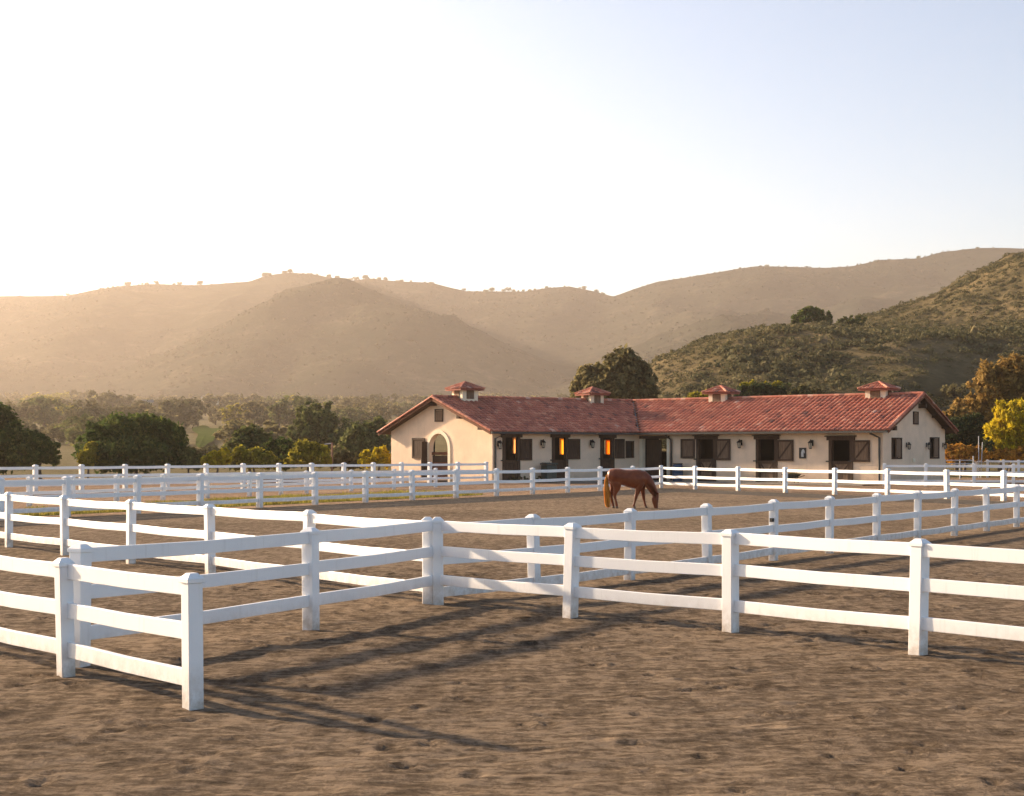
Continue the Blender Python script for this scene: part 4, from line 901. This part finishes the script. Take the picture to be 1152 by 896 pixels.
# brush covering the right hill: uncountable ground cover
def brush(name, n, fn, X, Y, size, mat, seed, leaf, per=14):
    rg = np.random.default_rng(seed); x = rg.uniform(X[0], X[1], n); y = rg.uniform(Y[0], Y[1], n)
    pat = fbm(x, y, 26, 4, 20); keep = pat > np.where(y > 330, .27, .31); x, y = x[keep], y[keep]; px = CX + x/y*FPX; k2 = (px > 640) & (px < 1260); x, y = x[k2], y[k2]
    z = fn(x, y); n = len(x); s = size*(.35 + 1.5*rg.random(n)**2)*(.7 + 1.2*np.clip(fbm(x, y, 26, 4, 20) - .4, 0, 1)*2)
    idx = np.repeat(np.arange(n), per); m = len(idx); d = rg.normal(size=(m, 3)); d /= np.linalg.norm(d, axis=1)[:, None]; d[:, 2] = np.abs(d[:, 2])
    p = np.stack([x, y, z - .05], 1)[idx] + d*s[idx][:, None]*np.array([1, 1, .8])*rg.uniform(.6, 1.05, m)[:, None]
    nr = d + rg.normal(size=(m, 3))*.5; nr /= np.linalg.norm(nr, axis=1)[:, None]; a = np.cross(nr, rg.normal(size=(m, 3))); a /= np.linalg.norm(a, axis=1)[:, None]; b = np.cross(nr, a)
    q = leaf*s[idx][:, None]*rg.uniform(.6, 1.3, m)[:, None]; V = np.stack([p-a*q, p+b*q*.7, p+a*q, p-b*q*.7], 1).reshape(-1, 3)
    T = np.clip(rg.normal(.45, .18, n)[idx] + rg.normal(0, .1, m), 0, 1)
    o = bpy.data.objects.new(name, leaf_mesh(name, V, T, mat)); C.objects.link(o); return struct(o, 'stuff')
brush('chaparral', 25000, near_h, (20, 200), (190, 460), .8, M['chaparral'], 5, .21, 40)
# scrub scattered over the far ridge
rg = np.random.default_rng(41); n = 30000; x = rg.uniform(-420, 460, n)*KF; y = rg.uniform(480, 900, n)*KF; px = CX + x/y*FPX
k2 = (px > -40) & (px < 1200) & (fbm(x, y, 260, 6, 22) > .47); x, y = x[k2], y[k2]; z = far_h(x, y); n = len(x); per = 10; idx = np.repeat(np.arange(n), per); m = len(idx)
s_ = 2.1*(.4 + 1.4*rg.random(n)**2.2); d = rg.normal(size=(m, 3)); d /= np.linalg.norm(d, axis=1)[:, None]; d[:, 2] = np.abs(d[:, 2])
p = np.stack([x, y, z - .2], 1)[idx] + d*s_[idx][:, None]*rg.uniform(.5, 1.1, m)[:, None]; nr = d + rg.normal(size=(m, 3))*.5; nr /= np.linalg.norm(nr, axis=1)[:, None]
a = np.cross(nr, rg.normal(size=(m, 3))); a /= np.linalg.norm(a, axis=1)[:, None]; b = np.cross(nr, a); q = .5*s_[idx][:, None]*rg.uniform(.6, 1.3, m)[:, None]
o = bpy.data.objects.new('scrub', leaf_mesh('scrub', np.stack([p-a*q, p+b*q*.7, p+a*q, p-b*q*.7], 1).reshape(-1, 3), np.clip(rg.normal(.35, .2, n)[idx], 0, 1), M['scrub'])); C.objects.link(o); struct(o, 'stuff')
# grass on the lawn
rg = np.random.default_rng(9); n = 26000; t_ = rg.random(n)*1.0; s_ = rg.random(n)
gx_ = np.array([gA - n1*1.0 + (gB - gA)*a - n1*(2.2 + 3.6*a)*b for a, b in zip(t_, s_)])
h_ = rg.uniform(.04, .13, n)*(1 + (fbm(gx_[:, 0], gx_[:, 1], 1.2, 2, 30) > .6)*.8); an = rg.uniform(0, 6.28, n); wd_ = .022; ln = rg.normal(0, .04, (n, 2))
base = np.stack([gx_[:, 0], gx_[:, 1], np.full(n, .004)], 1); e = np.stack([np.cos(an)*wd_, np.sin(an)*wd_, np.zeros(n)], 1); tip = base + np.stack([ln[:, 0], ln[:, 1], h_], 1)
V = np.stack([base-e, base+e, tip+e*.25, tip-e*.25], 1).reshape(-1, 3)
o = bpy.data.objects.new('grass', leaf_mesh('grass', V, np.clip(rg.normal(.5, .2, n), 0, 1), M['grass'])); C.objects.link(o); struct(o, 'stuff')
# loose clods thrown up on the raked sand in front
rg = np.random.default_rng(12); n = 16000; yy = 8 + 40*rg.random(n)**1.6; xx = rg.uniform(-1, 1, n)*(yy*.36 + .5)
keep = fbm(xx, yy*2.2, 1.6, 3, 31) > .46; xx, yy = xx[keep], yy[keep]; n = len(xx); r_ = rg.uniform(.004, .012, n)*(1 + .02*yy)
octv = np.array([(1, 0, 0), (0, 1, 0), (-1, 0, 0), (0, -1, 0), (0, 0, .4), (0, 0, -.5)]); fo = np.array([(0, 1, 4), (1, 2, 4), (2, 3, 4), (3, 0, 4)])
VV = np.stack([xx, yy, np.full(n, .006)], 1)[:, None] + octv[None]*r_[:, None, None]*rg.uniform(.55, 1.35, (n, 6, 3)); FF = (np.arange(n)[:, None, None]*6 + fo[None]).reshape(-1, 3)
o = bpy.data.objects.new('clods', mesh_from('clods', VV.reshape(-1, 3).tolist(), FF.tolist(), M['arena'])); C.objects.link(o); struct(o, 'stuff')
# dirt track and meadow draped over the land
def drape(name, px, Y0, wpx, dY, mat, lift):
    mb = MB(); n = 28; V = [(gx(px, Y0), Y0, hz(gx(px, Y0), Y0) + lift)]
    for i in range(n):
        t = 2*math.pi*i/n; k = 1 + .25*math.sin(3*t + 1) + .15*math.sin(5*t); y = Y0 + dY*k*math.sin(t); x = gx(px + wpx*k*math.cos(t), y); V.append((x, y, hz(x, y) + lift))
    mb.add(V, [(0, i+1, (i+1) % n + 1) for i in range(n)]); return struct(obj(name, mb, mat))
drape('meadow', 232, 480, 15, 130, M['meadow'], .9)

# ------------------------------------------------------------------ far houses and poles
def house(label, px, Y, w, d, h, rh, rz, zoff=0):
    x = gx(px, Y); z = hz(x, Y) + zoff; t = thing('house', label, 'house', (x, Y, z)); t.rotation_euler = (0, 0, rz); WP[t] = Vector((0, 0, 0))
    mb = MB(); mb.box((0, 0, h/2-.5), (w, d, h+1)); obj('wall', mb, M['stucco_pale'], t)
    mb = MB(); a, b = w/2+.4, d/2+.4
    mb.add([(-a, -b, h), (a, -b, h), (a, b, h), (-a, b, h), (-a, 0, h+rh), (a, 0, h+rh)], [(0, 1, 5, 4), (2, 3, 4, 5), (0, 4, 3), (1, 2, 5), (3, 2, 1, 0)]); obj('roof', mb, M['apron'], t)
    for sx in (-.3, .05, .3):
        mb = MB(); mb.box((sx*w, -d/2-.02, h*.55), (.9, .06, 1.1)); wn = obj('window', mb, M['iron'], t)
    return t
house('pale low house on hill foot just right of third cupola', 826, 185, 5.5, 4, 2.2, .8, R(12), 1.6)
house('tiny white house in the hazy valley below the left ridge', 236, 1000, 9, 6, 3, 1.6, R(-20), 9)
house('small whitish house among hazy trees right of the round tree', 166, 640, 4, 4, 2.6, 1.2, R(15), 7)
t = thing('pole', 'thin rusty utility pole with short arm left of the stable', 'pole', (gx(373.5, 118), 118, 0)); x = gx(373.5, 118)
mb = MB(); mb.tube([(x, 118, 0), (x, 118, 2.75)], .07, 8); obj('shaft', mb, M['rust'], t); mb = MB(); mb.tube([(x, 118, 2.7), (x-.55, 118, 2.62)], .035, 6); obj('arm', mb, M['steel'], t)
for dx, lab in ((0, 'taller of two thin pale stakes before the dark bush'), (1.6, 'shorter of two thin pale stakes before the dark bush')):
    x = gx(1101, 126) + dx*.1; mb = MB(); mb.tube([(x, 126, 0), (x + (.0 if dx == 0 else .14), 126, 3.3 - dx*.3)], .035, 6); tag(obj('stake', mb, M['steel']), lab, 'stake')

# ------------------------------------------------------------------ the horse (one continuous body)
HYd = 59.0; hx = gx(710, HYd)
def hp(zx, zy): return ((zx - 540)/364.0, (725 - zy)/364.0)           # crop pixels -> metres in the horse's own plane
def horse():
    root = thing('horse', 'chestnut horse with golden tail grazing in the arena', 'horse', (0, 0, 0)); mb = MB()
    def seg(pts, n=16):                                      # pts: (zx, zy, half-height px, half-width m, lateral m)
        path = []; ra = []; fl = []
        for q in pts: x, z = hp(q[0], q[1]); path.append((x, q[4] if len(q) > 4 else 0, z)); ra.append(q[2]/364.0); fl.append(q[3])
        mb.tube(path, ra, n, flat=fl)
    seg([(222, 275, 40, .10), (245, 275, 78, .19), (300, 290, 105, .26), (370, 300, 112, .29), (440, 310, 108, .28), (520, 325, 122, .30), (590, 332, 132, .30), (650, 330, 126, .27), (700, 330, 105, .22), (745, 345, 70, .15), (765, 355, 30, .07)], 20)
    seg([(640, 290, 80, .16), (700, 300, 82, .15), (755, 350, 78, .13), (800, 420, 66, .11), (840, 490, 54, .09), (868, 540, 46, .08), (880, 570, 35, .06)])       # neck
    seg([(872, 525, 26, .06), (868, 560, 44, .085), (862, 600, 48, .095), (862, 640, 42, .085), (868, 680, 32, .065), (874, 712, 29, .06), (877, 735, 22, .05), (877, 745, 10, .03)])  # head
    segL = lambda pts, n: seg([(q[0], q[1], q[2]*(1.16 if i > 1 else 1.05), q[3]*1.14, q[4]) for i, q in enumerate(pts)], n)
    for lat, dx in ((-.13, 0), (.13, -52)):                     # hind legs: near, far
        segL([(330+dx*.5, 330, 85, .11, lat*.7), (352+dx*.7, 400, 64, .10, lat), (352+dx, 460, 42, .075, lat), (332+dx, 510, 27, .05, lat), (322+dx, 545, 24, .042, lat), (326+dx, 580, 17, .033, lat), (340+dx, 640, 14.5, .03, lat), (348+dx, 675, 17, .034, lat), (350+dx, 697, 14, .03, lat), (352+dx, 712, 19, .042, lat), (354+dx, 724, 22, .05, lat)], 10)
    for lat, P_ in ((-.12, [(665, 370, 60, .09), (648, 430, 48, .08), (632, 490, 31, .055), (615, 545, 23, .043), (605, 580, 22, .042), (598, 610, 16, .032), (583, 660, 14, .029), (577, 685, 16, .033), (580, 702, 14, .03), (586, 713, 19, .04), (590, 724, 22, .05)]),
                    (.12, [(680, 370, 60, .09), (684, 430, 46, .08), (694, 490, 30, .055), (704, 550, 22, .043), (708, 585, 21, .042), (712, 615, 15, .032), (724, 665, 14, .029), (730, 688, 16, .033), (735, 704, 14, .03), (742, 714, 19, .04), (746, 724, 22, .05)])):
        segL([(*q, lat) for q in P_], 10)
    for sy in (-1, 1):                                          # ears, laid back along the poll
        x, z = hp(885, 535); mb.tube([(x-.01, sy*.05, z), (x+.03, sy*.065, z+.03), (x+.075, sy*.075, z+.055), (x+.09, sy*.075, z+.065)], [.02, .032, .02, .004], 8)
        x, z = hp(888, 600); mb.tube([(x-.03, sy*.07, z+.01), (x+.0, sy*.085, z), (x+.03, sy*.07, z-.02)], [.012, .024, .01], 8)   # brow over the eye
        x, z = hp(885, 730); mb.tube([(x-.01, sy*.035, z+.02), (x+.025, sy*.045, z+.01), (x+.03, sy*.04, z-.012)], [.012, .02, .008], 8)
    me = mesh_from('body', mb.v, mb.f, M['horse']); tmp = bpy.data.objects.new('tmp', me); C.objects.link(tmp)
    rm = tmp.modifiers.new('r', 'REMESH'); rm.mode = 'VOXEL'; rm.voxel_size = .016; sm = tmp.modifiers.new('s', 'SMOOTH'); sm.iterations = 7; sm.factor = .5
    dg = bpy.context.evaluated_depsgraph_get(); me2 = bpy.data.meshes.new_from_object(tmp.evaluated_get(dg)); bpy.data.objects.remove(tmp)
    me2.name = 'body'; me2.materials.clear(); me2.materials.append(M['horse']); me2.materials.append(M['hoof'])
    mi = [1 if sum(me2.vertices[v].co.z for v in p.vertices)/len(p.vertices) < .075 and me2.vertices[p.vertices[0]].co.x < .70 else 0 for p in me2.polygons]
    me2.polygons.foreach_set('material_index', mi); me2.polygons.foreach_set('use_smooth', [True]*len(mi)); me2.update()
    o = bpy.data.objects.new('body', me2); C.objects.link(o); o.parent = root
    # tail: many long strands
    rt = random.Random(3); mt = MB(); x0, z0 = hp(232, 262)
    for i in range(190):
        a = rt.uniform(-1, 1); b = rt.gauss(0, .4); ln = rt.uniform(.78, 1.24)
        pts = [Vector((x0 + .02, a*.02, z0)), Vector((x0 - .05 + b*.02, a*.04, z0 - .05)), Vector((x0 - .085 + b*.05, a*.06, z0 - .3*ln)), Vector((x0 - .065 + b*.10, a*.075, z0 - .65*ln)), Vector((x0 - .03 + b*.11, a*.07, z0 - .98*ln)), Vector((x0 + b*.05, a*.04, max(.03, z0 - 1.2*ln)))]
        mt.tube(pts, [.012, .016, .019, .018, .014, .003], 4, rt.random())
    obj('tail', mt, M['tail'], root)
    mm = MB()                                                   # mane lying along the crest, falling to the near side
    crest = [(660, 212), (700, 228), (740, 275), (780, 325), (815, 375), (845, 430), (872, 490), (890, 525)]
    for i in range(230):
        f = rt.random()*(len(crest)-1.001); k = int(f); u = f-k; zx = crest[k][0]*(1-u) + crest[k+1][0]*u; zy = crest[k][1]*(1-u) + crest[k+1][1]*u
        x, z = hp(zx, zy); ln = rt.uniform(.06, .17); sgn = -1 if rt.random() < .6 else 1
        mm.tube([(x-.012, sgn*.0, z-.012), (x+.012, sgn*.03, z+.004), (x - ln*.25, sgn*.10, z - ln*.7), (x - ln*.5, sgn*.12, z - ln*1.25)], [.01, .012, .01, .003], 4, rt.random())
    for i in range(30):
        x, z = hp(890, 540); mm.tube([(x, rt.gauss(0, .02), z), (x+.03, rt.gauss(0, .03), z-.06), (x+.02, rt.gauss(0, .035), z-.17)], [.01, .01, .003], 4, rt.random())
    obj('mane', mm, M['mane'], root)
    for sy in (-1, 1):
        x, z = hp(890, 608); me = MB(); me.loft([[(x + .016*math.sin(t)*math.cos(2*math.pi*j/10), sy*(.078 + .016*math.cos(t)), z + .016*math.sin(t)*math.sin(2*math.pi*j/10)) for j in range(10)] for t in (.15, .7, 1.3, 1.9)]); obj('eye', me, M['iron'], root, True)
    root.location = (hx, HYd, 0); root.rotation_euler = (0, 0, R(-6)); return root
horse()

# ------------------------------------------------------------------ air, sky, sun, camera
AZ, EL = -56.0, 19.0
mb = MB(); mb.box((0, 2130, 239), (4600, 4400, 481))
hzo = obj('haze', mb, None); hzo.data.materials.clear(); struct(hzo, 'stuff')
hm = bpy.data.materials.new('haze_air'); hm.use_nodes = True; nt = hm.node_tree; nt.nodes.clear(); out = nt.nodes.new('ShaderNodeOutputMaterial'); pv = nt.nodes.new('ShaderNodeVolumePrincipled')
pv.inputs['Density'].default_value = .000118; pv.inputs['Color'].default_value = (.99, .86, .745, 1); pv.inputs['Anisotropy'].default_value = .52
nt.links.new(pv.outputs[0], out.inputs['Volume']); hzo.data.materials.append(hm)

wd = bpy.data.worlds.new('World'); scene.world = wd; wd.use_nodes = True; nt = wd.node_tree; nt.nodes.clear()
sky = nt.nodes.new('ShaderNodeTexSky'); sky.sky_type = 'NISHITA'; sky.sun_disc = False; sky.sun_elevation = R(EL); sky.sun_rotation = R(AZ); sky.dust_density = 1.7; sky.air_density = 0.8; sky.ozone_density = 0.3; sky.altitude = 100
bg = nt.nodes.new('ShaderNodeBackground'); bg.inputs[1].default_value = .08; ow_ = nt.nodes.new('ShaderNodeOutputWorld')
nt.links.new(sky.outputs[0], bg.inputs[0]); nt.links.new(bg.outputs[0], ow_.inputs[0])
sl = bpy.data.lights.new('sun', 'SUN'); sl.energy = 4.2; sl.angle = R(1.8); sl.color = (1.0, .76, .52)
so = bpy.data.objects.new('sun', sl); C.objects.link(so)
sd_ = Vector((math.sin(R(AZ))*math.cos(R(EL)), math.cos(R(AZ))*math.cos(R(EL)), math.sin(R(EL))))
so.rotation_euler = sd_.to_track_quat('Z', 'Y').to_euler(); so.location = sd_*200

cam = bpy.data.cameras.new('camera'); co = bpy.data.objects.new('camera', cam); C.objects.link(co)
cam.sensor_width = 36; cam.sensor_fit = 'HORIZONTAL'; cam.lens = 36*FPX/1152; co.location = (0, 0, CAMH); co.rotation_euler = (R(90), 0, 0)
cam.shift_y = (HY - 448)/1152; cam.clip_start = .1; cam.clip_end = 6000; scene.camera = co
scene.view_settings.view_transform = 'Standard'; scene.view_settings.look = 'None'; scene.view_settings.gamma = 1; scene.view_settings.exposure = 1.58
scene.render.engine = 'CYCLES'; cy = scene.cycles
cy.use_denoising = True; cy.max_bounces = 6; cy.diffuse_bounces = 3; cy.glossy_bounces = 2; cy.transmission_bounces = 4; cy.volume_bounces = 1; cy.transparent_max_bounces = 4
cy.use_adaptive_sampling = True; cy.adaptive_threshold = .02; cy.sample_clamp_indirect = 6
